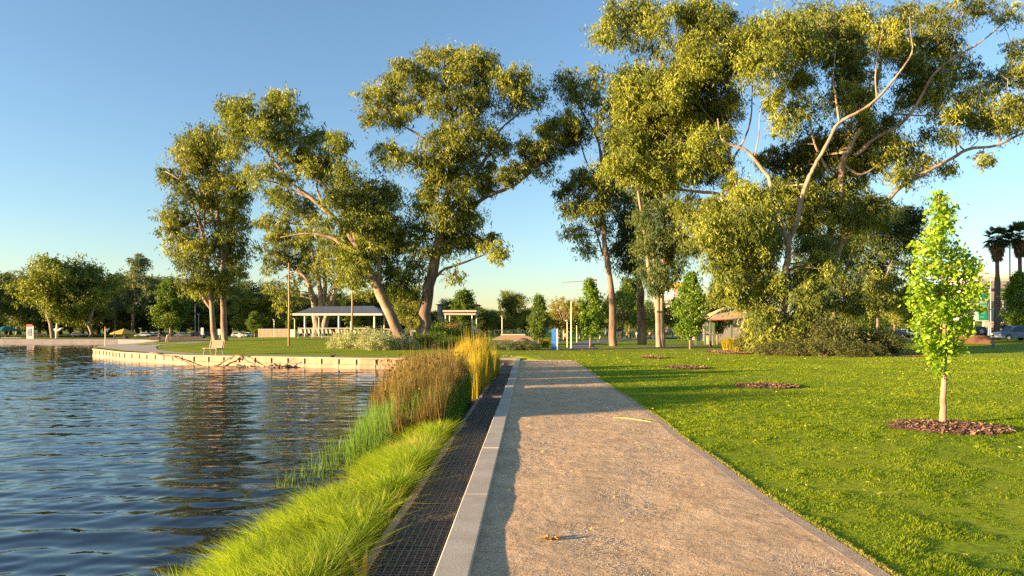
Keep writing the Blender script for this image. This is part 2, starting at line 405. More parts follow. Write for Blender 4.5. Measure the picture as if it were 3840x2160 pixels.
M['skin'] = mat('skin', (.45, .26, .18), None, rough=.6)
M['hair'] = mat('dark_hair', (.03, .02, .015), None, rough=.7)
M['log'] = mat('weathered_log', (.10, .065, .045), (.26, .18, .12), 6, .9, .02, 20)
M['wetlog'] = mat('wet_dark_log', (.025, .018, .014), (.07, .05, .035), 6, .5, .02, 20)
M['pole'] = mat('timber_pole', (.30, .18, .10), (.42, .26, .15), 5, .8, stretch=(1, 1, .2))
M['palmtrunk'] = mat('palm_trunk', (.09, .065, .05), (.17, .12, .09), 4, .9, .04, 12, stretch=(1, 1, 3))
M['leaf_palm'] = leaf_mat('palm_frond', (.03, .06, .03), (.06, .10, .04), (.12, .16, .06), .2)
M['leaf_dead'] = leaf_mat('dry_palm_skirt', (.12, .08, .04), (.20, .14, .08), (.28, .20, .11), .2)

# ------------------------------------------------------------------ the setting
def make_ground():
    pts = set()
    def addp(x, y):
        if not inside(x, y, LAKE): pts.add((round(x, 3), round(y, 3)))
    for y in np.arange(-20, 40.1, 1.0):
        for x in (-5, -4, -3.5, -3, -2.6, -2.2, -1.8, -1.5, -1.26, -1.0, -0.56, -0.5, .8, 2.3, 3.5, 5, 7, 9, 12, 16): addp(x + (0.001 * y if False else 0), y)
    for y in np.arange(38, 130, 3.0):
        for x in np.arange(-75, 75, 3.0): addp(x + 0.3 * math.sin(y), y)
    for y in np.arange(-60, 900, 40.0):
        for x in np.arange(-700, 701, 40.0): addp(x + .11, y + .13)
    cons = [tuple(p) for p in LAKE if p[0] > -499] 
    verts = [Vector(p) for p in cons]
    edges = [(i, i + 1) for i in range(len(cons) - 1)]
    seen = {(round(a, 3), round(b, 3)) for a, b in cons}
    for p in pts:
        if p not in seen: verts.append(Vector(p))
    for p in ((-900, -80), (900, -80), (900, 1500), (-900, 1500), (-500, 120)): verts.append(Vector(p))
    vo, eo, fo, *_ = delaunay_2d_cdt(verts, edges, [], 0, 1e-4)
    mb = MB()
    zs = []
    for v in vo:
        zs.append((v.x, v.y, gz(v.x, v.y)))
    fs = []
    for f in fo:
        cx = sum(vo[i].x for i in f) / 3; cy = sum(vo[i].y for i in f) / 3
        if inside(cx, cy, LAKE): continue
        if cx < -499 or (cx < -300 and cy < 110): continue
        fs.append(tuple(f))
    mb.v = zs; mb.f = fs
    mb.m = [1 if (sum(zs[i][0] for i in f) / 3 < -0.52 and sum(zs[i][1] for i in f) / 3 < 36.3 and sum(zs[i][0] for i in f) / 3 > -9) else 0 for f in fs]
    o = build('lawn_ground', mb, [M['lawn'], M['soil']], smooth=True)
    bm = bmesh.new(); bm.from_mesh(o.data)
    for f in bm.faces:
        if f.normal.z < 0: f.normal_flip()
    bm.to_mesh(o.data); bm.free()
    tag(o, None, None, kind='structure')
make_ground()
mb = MB(); mb.add([(-600, -80, WATER_Z), (-0.9, -80, WATER_Z), (-0.9, 140, WATER_Z), (-600, 140, WATER_Z)], [(0, 1, 2, 3)])
# the water stops behind the retaining wall line
WP = [(-1.3, -60), (-1.3, 36.2), (-3.4, 37.3), (-6.25, 38.1)] + [(x * 1.0 + .1, y + .25) for x, y in WALL[1:]] + [(-37.5, 75), (-39, 82), (-45, 92), (-56, 97), (-75, 98), (-110, 99), (-170, 101), (-500, 122), (-600, -60)]
def make_water():
    """flat sheet for the whole lake plus really modelled wavelets where ripples can be seen, one object"""
    g = np.random.default_rng(77)
    ys = [2.2]
    while ys[-1] < 97: ys.append(ys[-1] + min(.14, .045 + .0011 * ys[-1]))
    ys = np.array(ys); NC = 520
    x0 = np.interp(ys, [0, 36.5, 38, 40, 42.4, 48, 56, 62, 80, 90, 97], [-1.25, -1.25, -5.6, -11.5, -18.5, -26, -32, -35, -37, -43, -56]); x1 = -.80 * ys - 3.0
    u = np.linspace(0, 1, NC)
    X = x0[:, None] + (np.minimum(x1, x0 - 1) - x0)[:, None] * u[None, :]; Y = np.repeat(ys[:, None], NC, 1)
    H = np.zeros_like(X)
    for i in range(46):
        lam = .22 * (.95 / .22) ** g.random(); th = g.normal() * .20 + R(-6) + (R(-38) if i % 7 == 0 else 0); k = 2 * math.pi / lam
        sl = .0145; amp = sl / k
        H += amp * np.sin(k * (math.sin(th) * X + math.cos(th) * Y) + g.uniform(0, 6.28))
    for i in range(10):
        lam = g.uniform(.8, 1.5); th = g.normal() * .22 + .1; k = 2 * math.pi / lam
        H += .014 / k * np.sin(k * (math.sin(th) * X + math.cos(th) * Y) + g.uniform(0, 6.28))
    H *= .8 + .4 * vnoise(X + 200, Y * .6 + 50, 5.0, 31)
    e = np.clip(np.minimum(np.minimum(u, 1 - u) * 60, 1), 0, 1)[None, :] * np.clip(np.minimum((ys - 2.2) / 1.0, (97 - ys) / 4), 0, 1)[:, None]
    Z = WATER_Z + .002 + H * e
    V = np.stack([X, Y, Z], 2).reshape(-1, 3); nr = len(ys)
    idx = (np.arange(nr - 1)[:, None] * NC + np.arange(NC - 1)[None, :]).reshape(-1)
    Fq = np.stack([idx, idx + NC, idx + NC + 1, idx + 1], 1)
    # flat remainder: a frame of big quads around the rippled patch
    WR = [(-600, -60), (-1.3, -60), (-1.3, 2.2), (-.8 * 2.2 - 3.0, 2.2), (-.8 * ys[-1] - 3.0, ys[-1]), (-81, 98.5), (-110, 99), (-170, 101), (-500, 122)]
    fl = [(x, y, WATER_Z + .002) for x, y in WR]
    n0 = len(V); V = np.concatenate([V, np.array(fl)])
    me = bpy.data.meshes.new('water'); me.vertices.add(len(V)); me.vertices.foreach_set('co', V.astype(np.float32).ravel())
    loops = np.concatenate([Fq.ravel(), np.arange(n0, n0 + len(fl))]); tot = np.concatenate([np.full(len(Fq), 4), [len(fl)]])
    me.loops.add(len(loops)); me.loops.foreach_set('vertex_index', loops.astype(np.int32))
    me.polygons.add(len(tot)); me.polygons.foreach_set('loop_start', np.concatenate([[0], np.cumsum(tot)[:-1]]).astype(np.int32)); me.polygons.foreach_set('loop_total', tot.astype(np.int32))
    me.materials.append(M['water']); me.update(calc_edges=True); me.polygons.foreach_set('use_smooth', [True] * len(tot))
    o = bpy.data.objects.new('water', me); COL.objects.link(o); WL['water'] = Vector((0, 0, 0))
    tag(o, None, None, kind='structure')
make_water()
# gravel path, kerb, edging
def strip(name, pts_l, pts_r, dz, m, kind='structure', sub=1.0):
    mb = MB(); n = len(pts_l)
    vs = [(x, y, gz(x, y) + dz) for x, y in pts_l] + [(x, y, gz(x, y) + dz) for x, y in pts_r]
    mb.add(vs, [(i, n + i, n + i + 1, i + 1) for i in range(n - 1)])
    return tag(build(name, mb, m), None, None, kind=kind)
def redge(y): return 2.17 + 0.035 * math.sin(y * .55) + .02 * math.sin(y * 1.7)
mb = MB()
nx = 14
ys = np.arange(-6, 34.01, .5)
vs = []
for y in ys:
    for i in range(nx + 1):
        x = -0.372 + (redge(y) + 0.372) * i / nx
        vs.append((x, y, 0.014 + 0.008 * math.sin(x * 5 + y) * math.sin(y * 2.1 + x) * (0 if i in (0, nx) else 1)))
mb.add(vs, [(j * (nx + 1) + i, j * (nx + 1) + i + 1, (j + 1) * (nx + 1) + i + 1, (j + 1) * (nx + 1) + i) for j in range(len(ys) - 1) for i in range(nx)])
tag(build('gravel_path', mb, M['gravel'], smooth=True), None, None, kind='structure')
mb = MB(); y = -6.0
while y < 35.8:
    l = 2.5; j = random.uniform(-.005, .005)
    mb.box(-0.59 + j, -0.365 + j, y + .004, y + l - .004, -0.40, 0.045 + random.uniform(-.003, .003)); y += l
tag(build('kerb', mb, M['concrete'], bevel=.008), None, None, kind='structure')
mb = MB(); y = -6.0
while y < 33.9:
    l = .6
    a, b = redge(y), redge(y + l)
    mb.add([(a, y + .003, .0148), (a + .12, y + .003, .0148), (b + .12, y + l, .0148), (b, y + l, .0148),
            (a, y + .003, -.1), (a + .12, y + .003, -.1), (b + .12, y + l, -.1), (b, y + l, -.1)],
           [(0, 1, 2, 3), (4, 7, 6, 5), (0, 4, 5, 1), (1, 5, 6, 2), (2, 6, 7, 3), (3, 7, 4, 0)]); y += l
mb.box(-.36, 2.2, 34.0, 34.1, -.1, .03)
tag(build('path_edging', mb, M['edging']), None, None, kind='structure')
# gabion grate beside the kerb
gr = thing('wire_gabion', 'long dark stone gabion under a steel wire mesh between kerb and bank grass', 'gabion', (-.9, 16, -.3))
mb = MB()
N_ = 8000
for y in np.arange(-5, 35.5, .058):
    z = -.222 + random.uniform(-.004, .004) + .012 * math.sin(y * 2.3)
    j = random.uniform(-.004, .004)
    mb.add([(-1.2, y - .004, z - .016), (-.70, y - .004 + j, z - .016), (-.70, y - .004 + j, z), (-1.2, y - .004, z), (-.70, y + .004 + j, z), (-1.2, y + .004, z)], [(0, 1, 2, 3), (3, 2, 4, 5)])
for x in np.arange(-1.2, -.69, .062):
    pts = [(x, y, -.215 + .012 * math.sin(y * 2.3)) for y in np.arange(-5, 35.6, .4)]
    for p, q in zip(pts, pts[1:]): mb.add([(p[0] - .004, p[1], p[2]), (p[0] + .004, p[1], p[2]), (q[0] + .004, q[1], q[2]), (q[0] - .004, q[1], q[2])], [(0, 1, 2, 3)])
build('wire_mesh', mb, M['wire'], gr)
mb = MB()
for y in np.arange(-5, 35.5, .11):
    for x in np.arange(-1.17, -.70, .11):
        r = random.uniform(.05, .075)
        mb.ball((x + random.uniform(-.03, .03), y + random.uniform(-.03, .03), -.295 + random.uniform(-.015, .01)), (r, r * random.uniform(.7, 1.3), r * .75), 6, 4)
build('stone_fill', mb, M['stone'], gr)
mb = MB()
for y in np.arange(-5, 35.5, 1.0):
    mb.box(-.69 + random.uniform(-.012, .012), -.592, y, y + 1.0 - .002, -.4, -.235 + random.uniform(-.01, .01))
build('dirt_strip', mb, M['dirt'], gr)
mb = MB()
for y in np.arange(-5, 35.5, .5):
    mb.box(-1.27, -1.2, y, y + .497, -.32, -.20 + random.uniform(-.008, .008))
build('edge_rail', mb, M['edging'], gr)

# retaining wall
wl_ = thing('retaining_wall', 'pinkish beige concrete retaining wall with upright posts along the lake edge', 'wall', (-20, 43, 0))
WW = WALL0 + WALL + [(-38, 72), (-40, 80), (-46, 90)]
def off_poly(pl, d):
    out = []
    for i, (x, y) in enumerate(pl):
        a = pl[max(0, i - 1)]; b = pl[min(len(pl) - 1, i + 1)]
        dx, dy = b[0] - a[0], b[1] - a[1]; l = math.hypot(dx, dy)
        out.append((x - dy / l * d, y + dx / l * d))
    return out
def ribbon(mb, pl, d0, d1, z0, z1):
    A = off_poly(pl, d0); B = off_poly(pl, d1)
    n = len(pl)
    vs = [(x, y, z0) for x, y in A] + [(x, y, z1) for x, y in A] + [(x, y, z1) for x, y in B] + [(x, y, z0) for x, y in B]
    fs = []
    for i in range(n - 1):
        for k in range(4):
            a, b = k * n, ((k + 1) % 4) * n
            fs.append((a + i, a + i + 1, b + i + 1, b + i))
    fs += [(0, n, 2 * n, 3 * n), (n - 1, 4 * n - 1, 3 * n - 1, 2 * n - 1)]
    mb.add(vs, fs)
# offset sign: positive d is to the left of travel (towards the lake, since we walk -x)
mb = MB(); ribbon(mb, WW, .02, -.25, -1.1, -.44); ribbon(mb, WW, -.03, -.25, -.425, -.135)
build('wall_panel', mb, M['wallconc'], wl_)
mb = MB(); ribbon(mb, WW, .05, -.3, -.13, -.055); build('wall_cap', mb, M['wallpost'], wl_)
acc = 0
for i in range(len(WW) - 1):
    a, b = WW[i], WW[i + 1]; l = math.hypot(b[0] - a[0], b[1] - a[1]); dx, dy = (b[0] - a[0]) / l, (b[1] - a[1]) / l
    t = 1.15 - acc
    while t < l:
        x, y = a[0] + dx * t, a[1] + dy * t
        Mx = Matrix.Translation((x, y, 0)) @ Matrix.Rotation(math.atan2(dy, dx), 4, 'Z')
        if y < 62:
            mb = MB(); mb.box(-.05, .05, -.06, .04, -.95, -.132, Mx)
            build('wall_post', mb, M['wallpost'], wl_)
        t += 1.15
    acc = (acc + l) % 1.15 if False else (l - (t - 1.15))
# promenade behind the wall
pl = WALL0 + WALL
inn = off_poly(pl, -.31)
wid = [.5, .55, .6, .7, .8, .8, .9, 1.3, 2.0, 3.2, 4.6, 6.0, 7.0, 7.0]
inn2 = []
for i, (x, y) in enumerate(off_poly(pl, -1)):
    bx, by = pl[i]; inn2.append((bx + (x - bx) * (wid[i] + .31), by + (y - by) * (wid[i] + .31)))
mb = MB(); n = len(pl)
mb.add([(x, y, gz(x, y) + .015) for x, y in inn] + [(x, y, gz(x, y) + .012) for x, y in inn2], [(i, i + 1, n + i + 1, n + i) for i in range(n - 1)])
tag(build('promenade', mb, M['paving']), None, None, kind='structure')
# far shore path and low bank
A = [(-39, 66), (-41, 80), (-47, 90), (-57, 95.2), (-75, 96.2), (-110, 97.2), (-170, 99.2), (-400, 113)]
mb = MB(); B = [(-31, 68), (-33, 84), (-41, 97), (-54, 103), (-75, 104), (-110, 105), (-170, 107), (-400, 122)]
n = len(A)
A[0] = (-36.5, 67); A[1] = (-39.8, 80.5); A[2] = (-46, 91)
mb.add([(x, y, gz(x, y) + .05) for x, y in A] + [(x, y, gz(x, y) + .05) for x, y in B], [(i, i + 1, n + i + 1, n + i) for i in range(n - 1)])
tag(build('far_shore_path', mb, M['shorepath_shaded']), None, None, kind='structure')
mb = MB(); ribbon(mb, [(-37.2, 66), (-40.2, 80), (-46.2, 90), (-56, 94.9), (-75, 95.9), (-110, 96.9), (-170, 98.9), (-400, 113)], .05, -.3, -1, .06)
tag(build('lake_edging', mb, M['asphalt']), None, None, kind='structure')
# paved paths beyond the lawn
def ground_poly(name, px, m, dz=.02):
    vs = [G(a, b) for a, b in px]
    mb = MB(); mb.add([(v.x, v.y, v.z + dz) for v in vs], [tuple(range(len(vs)))])
    return tag(build(name, mb, m), None, None, kind='structure')
def px_strip(name, ctr, m, dz=.02):     # (px, py_near, py_far) rows joined as quads
    mb = MB(); n = len(ctr)
    a = [G(x, y0) for x, y0, y1 in ctr]; b = [G(x, y1) for x, y0, y1 in ctr]
    mb.add([(v.x, v.y, v.z + dz) for v in a + b], [(i, i + 1, n + i + 1, n + i) for i in range(n - 1)])
    return tag(build(name, mb, m), None, None, kind='structure')
px_strip('cross_path', [(1880, 1313, 1310), (2000, 1313.5, 1310), (2139, 1313.5, 1310), (2237, 1313, 1309.5), (2320, 1309, 1306), (2700, 1297, 1292), (3000, 1290, 1286)], M['asphalt'])
ground_poly('park_path', [(2140, 1309.5), (2236, 1309.3), (2215, 1298), (2230, 1290), (2300, 1280), (2420, 1271), (2600, 1266), (2600, 1262), (2420, 1264), (2300, 1270), (2190, 1279), (2150, 1290)], M['asphalt'], .028)
px_strip('road', [(3150, 1266, 1256), (3400, 1266, 1256), (3600, 1268, 1256), (3900, 1272, 1256), (4400, 1280, 1256)], M['road'])
px_strip('far_street', [(2450, 1252, 1246), (2750, 1252, 1246), (3100, 1252, 1246)], M['road'])
px_strip('parking_ground', [(-300, 1256, 1250), (600, 1256, 1250), (900, 1256, 1250)], M['road'])
# ------------------------------------------------------------------ trees
def clump_leaves(centres, rad, per, rg, flat=.75, hang=.5, shell=.35):
    """leaves strung along short drooping twigs that start inside each clump"""
    K = len(centres); ns = np.maximum(2, (per / 9).astype(int))
    sc_ = np.repeat(np.arange(K), ns)                       # strand -> clump
    d = unit(rg.normal(size=(len(sc_), 3)))
    r = rg.uniform(shell * .5, 1, len(sc_)) ** .6 * rad[sc_]
    p0 = centres[sc_] + d * r[:, None] * np.array([1, 1, flat])
    dr = unit(d * rg.uniform(.3, 1.2, (len(sc_), 1)) + np.array([0, 0, -1]) * rg.uniform(.1, 1.3, (len(sc_), 1)) * (hang * 2) + rg.normal(size=d.shape) * .25)
    ln = rad[sc_] * rg.uniform(.4, 1.6, len(sc_))
    first = np.concatenate([[0], np.cumsum(ns)[:-1]])
    cl = np.repeat(np.arange(K), per)
    st = first[cl] + (rg.random(len(cl)) * ns[cl]).astype(int)
    u = rg.random(len(cl))[:, None]
    return p0[st] + dr[st] * ln[st][:, None] * u + rg.normal(size=(len(cl), 3)) * (.05 + .09 * rad[cl][:, None])
def limb(a, b, rg, sag=.12, n=5):
    a = Vector(a); b = Vector(b); L_ = (b - a).length
    mid = (a + b) / 2 + Vector(rg.normal(size=3)) * L_ * .08 + Vector((0, 0, L_ * sag))
    out = []
    for i in range(n + 1):
        t = i / n
        out.append(a * (1 - t) ** 2 + mid * 2 * t * (1 - t) + b * t * t + Vector(rg.normal(size=3)) * L_ * .015 * (0 < i < n))
    return out
def gum(name, label, cat, Y, base, trunks, blobs, conv, bark, leaf, seed, dens=1.0, group=None, depth=1.0, leafsize=1.0, hang=.5, spread=1.0, tintb=0.0, crownY=0.0, fill=1.10):
    """trunks: list of polylines [(x,y,width_px,(dy))] ; blobs: (x,y,rx,ry[,weight]) all in zoom coordinates -> full pixels by conv"""
    ox, oy, s = conv; rg = np.random.default_rng(seed); random.seed(seed)
    px, py = base
    g0 = at(px, Y)
    root = thing(name, label, cat, g0, group)
    mb = MB(); skel = []; srad = []
    for tr in trunks:
        pts = []; rad = []
        for k, q in enumerate(tr):
            x, y, wd = ox + q[0] * s, oy + q[1] * s, q[2]
            dy = q[3] if len(q) > 3 else 0
            p = P(x, y, Y + dy); 
            pts.append(p); rad.append(max(.02, wd * s * .5 * Y / F))
        if abs(pts[0].z - g0.z) < 2.2 and tr[0][1] * s + oy > 1215:
            pts[0].z = min(pts[0].z, g0.z + .1)
            pts.insert(0, Vector((pts[0].x, pts[0].y, g0.z - .25))); rad.insert(0, rad[0] * 1.25)
        # resample smooth with a bit of wobble
        P2 = []; R2 = []
        for i in range(len(pts) - 1):
            m_ = 4
            p0 = pts[max(0, i - 1)]; p1 = pts[i]; p2 = pts[i + 1]; p3 = pts[min(len(pts) - 1, i + 2)]
            for j in range(m_):
                t = j / m_
                v = .5 * ((2 * p1) + (p2 - p0) * t + (2 * p0 - 5 * p1 + 4 * p2 - p3) * t * t + (3 * p1 - 3 * p2 + p3 - p0) * t ** 3)
                rr = rad[i] * (1 - t) + rad[i + 1] * t
                P2.append(v + Vector(rg.normal(size=3)) * rr * .12); R2.append(rr * rg.uniform(.92, 1.08))
        P2.append(pts[-1]); R2.append(rad[-1])
        mb.tube(P2, R2, 9)
        skel += P2[2:]; srad += R2[2:]
    SK = np.array([tuple(v) for v in skel])
    LC = []; LR = []; LN = []; LT = []
    for bl in blobs:
        bx, by, rx, ry = bl[:4]; wt = .2 + .8 * (bl[4] if len(bl) > 4 else 1.0); rx *= fill; ry *= fill
        x, y = ox + bx * s, oy + by * s; rxm, rym = rx * s * Y / F, ry * s * Y / F
        dy = bl[5] if len(bl) > 5 else rg.uniform(-1, 1) * depth * 2.2
        c = P(x, y, Y + crownY + dy); rd = (rxm + rym) * .5 * 1.05
        # main feeder branch
        cv = np.array(tuple(c))
        dd = np.linalg.norm(SK - cv, axis=1) + np.where(SK[:, 2] > cv[2] - .1, .6 * (SK[:, 2] - cv[2] + .1), 0)
        k = int(dd.argmin()); st = Vector(SK[k]); L_ = dd[k]
        if L_ > .5:
            r0 = min(srad[k] * .6, .02 + .018 * L_)
            lp = limb(st, c, rg); mb.tube(lp, [r0 * (1 - .65 * i / 5) for i in range(6)], 5, cap=False)
        A = math.pi * rx * ry * s * s / 14.06        # area in px of the 1024 picture
        K = int(max(8, min(110, 9 + 10 * rxm * rym)))
        dirs = unit(rg.normal(size=(K, 3))); rr_ = rg.uniform(.25, 1.0, K) ** .5
        cc = cv + dirs * rr_[:, None] * np.array([rxm, rd, rym]) * .97 * spread
        veil = rg.random(K) < .5
        cr = (.28 + .72 * rg.random(K) ** 1.5) * (.20 * min(rxm, rym) + .36) * np.where(veil, 1.75, 1)
        tot = A * 5.6 * dens * wt / (leafsize ** 1.5)
        per = np.maximum(6, (tot / K * (cr / cr.mean()) ** 2 * np.where(veil, .36, 1.0))).astype(int)
        if wt < .7: cr = cr * .8
        LC.append(cc); LR.append(cr); LN.append(per)
        LT.append(rg.uniform(.08, .92, K) + tintb + rg.normal() * .1)
        for j in range(0, K, 3):
            tgt = Vector(cc[j]); lp = limb(c.lerp(tgt, .1) if L_ < .5 else c, tgt, rg, .05, 3)
            mb.tube(lp, [.03, .02, .014, .008], 4, cap=False)
    LC = np.concatenate(LC); LR = np.concatenate(LR); LN = np.concatenate(LN); LT = np.concatenate(LT)
    pos = clump_leaves(LC, LR, LN, rg, hang=hang)
    sz = Y / 60.0 * leafsize
    Q = leaf_quads(pos, .33 * sz ** .7, .078 * sz ** .7, .85, rg)
    t = np.repeat(LT, LN) + rg.normal(size=len(pos)) * .12
    build('trunk', mb, bark, root, smooth=True)
    np_mesh('crown', Q, 4, [(0, 1, 2, 3)], t, leaf, root)
    return root
Z1 = (500, 300, .69); Z2 = (1250, 100, .828); Z3 = (2000, 200, .759); Z4 = (2200, 0, .690); Z5 = (2600, 700, .4555)

gum('gum_tree', 'tall gum on the lake promontory, left of the close pair behind the bench', 'tree', 66, (807, 1280),
    [[(445, 1420, 32), (430, 1270, 27), (405, 1040, 24), (380, 850, 18), (330, 700, 12), (270, 560, 8), (180, 500, 5)],
     [(425, 1250, 22), (360, 1150, 14), (310, 1030, 8)], [(380, 850, 12), (385, 700, 10), (350, 560, 7)]],
    [(160, 490, 45, 35, .7), (225, 520, 60, 45, .8), (270, 590, 50, 40, .8), (220, 720, 60, 45), (180, 810, 38, 28, .8), (270, 850, 75, 60), (250, 770, 60, 50), (300, 640, 70, 45, .8),
     (240, 930, 50, 45, .9), (310, 990, 75, 60), (360, 900, 70, 60), (290, 1080, 50, 50, .5), (350, 1120, 60, 50, .6), (340, 760, 50, 50, .6), (400, 1050, 60, 50, .7), (380, 640, 60, 55), (300, 360, 60, 40, .9), (240, 390, 45, 30, .7), (300, 440, 60, 50)],
    Z1, M['bark_mix'], M['leaf_gum'], 11, group='gum trees around the lake')
gum('gum_tree', 'tall gum on the lake promontory, right of the close pair behind the bench', 'tree', 67.5, (842, 1280),
    [[(495, 1420, 34), (490, 1200, 28), (485, 950, 22), (465, 780, 22), (450, 640, 16), (420, 450, 12), (370, 280, 6)],
     [(485, 1000, 18), (520, 880, 12), (545, 760, 8), (540, 620, 5)], [(480, 960, 18), (440, 780, 12), (400, 560, 8)]],
    [(390, 285, 80, 50), (330, 320, 70, 45, .9), (440, 350, 90, 60), (370, 400, 80, 55), (500, 400, 60, 50, .9), (400, 480, 90, 60), (480, 520, 80, 65), (560, 560, 55, 60), (430, 600, 80, 65), (530, 660, 70, 70), (590, 620, 40, 60, .8),
     (470, 720, 80, 60, .7), (560, 770, 65, 65), (500, 840, 70, 60, .7), (570, 880, 60, 70), (590, 960, 40, 60, .7), (520, 980, 60, 60, .8), (440, 930, 60, 60, .8), (460, 1080, 70, 60, .9), (550, 1060, 60, 50, .6), (500, 1130, 60, 40, .7)],
    Z1, M['bark_mix'], M['leaf_gum'], 12, group='gum trees around the lake')
gum('gum_tree', 'pale many stemmed gum rising behind the blue roofed pavilion', 'tree', 92, (1190, 1262),
    [[(1000, 1370, 60), (990, 1240, 40), (940, 1080, 22), (880, 1040, 12)], [(1005, 1300, 40), (1020, 1190, 30), (1000, 1050, 20), (960, 880, 14), (960, 720, 8)], [(1010, 1300, 36), (1040, 1150, 24), (1030, 1000, 16), (1000, 850, 8)],
     [(1020, 1330, 40), (1080, 1200, 30), (1120, 1050, 20), (1140, 950, 10)]],
    [(820, 640, 80, 55, .9), (760, 620, 50, 50, .8), (700, 780, 45, 28, .8), (790, 780, 90, 60), (690, 905, 30, 25, .8), (820, 870, 90, 60), (900, 720, 80, 70, .7), (960, 680, 80, 70, .5), (980, 800, 90, 70, .6), (900, 860, 80, 60, .8),
     (780, 960, 70, 50, .8), (750, 1010, 50, 40, .6), (880, 970, 80, 60, .8), (980, 960, 80, 70, .7), (1080, 960, 80, 70), (1110, 1050, 70, 50, .8), (1000, 1070, 70, 50, .4), (900, 1050, 60, 50, .6), (760, 1120, 70, 40, .6), (860, 1150, 60, 50, .7), (800, 1200, 50, 60, .5), (1130, 880, 50, 60, .8), (1090, 1150, 40, 60, .6)],
    Z1, M['bark_pale'], M['leaf_gum'], 13, group='gum trees around the lake')
c1 = Z1
def z1to2(x, y): return ((500 + x * .69 - 1250) / .828, (300 + y * .69 - 100) / .828)
Cb1 = [(520, 140, 50, 45), (590, 115, 70, 35), (640, 190, 90, 60), (560, 200, 60, 50), (780, 100, 65, 45), (840, 70, 35, 25), (830, 160, 75, 60), (740, 150, 60, 50), (860, 240, 60, 50), (925, 160, 28, 35, .8), (490, 245, 35, 22, .7), (600, 270, 80, 40, .8), (710, 280, 80, 50), (790, 340, 80, 60, .9), (560, 330, 60, 40, .6), (520, 370, 60, 40, .6),
       (950, 310, 70, 45), (1040, 300, 50, 35), (1100, 320, 55, 50), (1120, 370, 35, 35, .8), (890, 410, 80, 55, .9), (1010, 400, 80, 60), (960, 470, 80, 55, .8), (650, 520, 38, 60, .9), (690, 490, 60, 40, .7), (760, 470, 60, 40, .7), (1150, 520, 70, 60), (1190, 570, 45, 60), (1060, 510, 70, 55), (800, 600, 50, 40, .5), (860, 520, 60, 35, .5), (1120, 620, 80, 50, .8), (1180, 690, 60, 60, .8), (1070, 640, 50, 40, .5), (1100, 780, 70, 50, .6), (1060, 850, 60, 45, .7), (1100, 900, 60, 50, .7), (1180, 1000, 60, 70), (1210, 1080, 50, 50), (1160, 940, 50, 50, .9)]
Cb = [(*z1to2(b[0], b[1]), b[2] * .69 / .828, b[3] * .69 / .828, *(b[4:])) for b in Cb1] + \
     [(190, 740, 70, 50), (250, 760, 45, 50), (140, 800, 60, 60), (230, 830, 60, 60), (150, 880, 60, 60), (260, 900, 50, 60, .9), (190, 950, 70, 60), (270, 980, 45, 60, .8), (100, 960, 60, 60), (140, 1050, 60, 60, .8), (60, 1050, 40, 60, .9), (240, 1060, 50, 60, .8), (290, 1130, 50, 60, .8), (250, 1190, 50, 50, .7), (330, 1180, 45, 50, .6), (110, 1130, 40, 35, .8)]
def T1(l): return [(*z1to2(q[0], q[1]), q[2] * .69 / .828, *(q[3:])) for q in l]
gum('gum_tree', 'strongly leaning gum arching left over the lawn from behind the sage shrub', 'tree', 57, (1515, 1304),
    [[(320, 1440, 56), (300, 1400, 50), (250, 1290, 46), (210, 1200, 46), (160, 1110, 44), (130, 1050, 38)] + T1([(1190, 860, 34), (1110, 770, 28), (1050, 710, 26), (940, 620, 22), (860, 560, 16), (760, 430, 11), (670, 330, 7), (600, 270, 4)]),
     T1([(1215, 900, 34), (1170, 740, 28), (1080, 620, 22), (980, 520, 15), (880, 450, 10), (790, 380, 6)]), T1([(1200, 960, 26), (1130, 890, 20), (1060, 850, 16), (940, 835, 10), (800, 855, 6)]),
     T1([(960, 640, 16), (890, 610, 12), (780, 560, 8), (700, 540, 5)]), T1([(740, 420, 9), (720, 340, 6), (740, 200, 4)]), [(205, 1180, 26), (208, 1050, 18), (200, 930, 14), (205, 830, 8)], T1([(1050, 700, 16), (1000, 600, 12), (1010, 500, 8), (1050, 400, 5)])],
    Cb, Z2, M['bark_mix'], M['leaf_gumy'], 14, fill=1.12, group='gum trees around the lake', tintb=-.05)
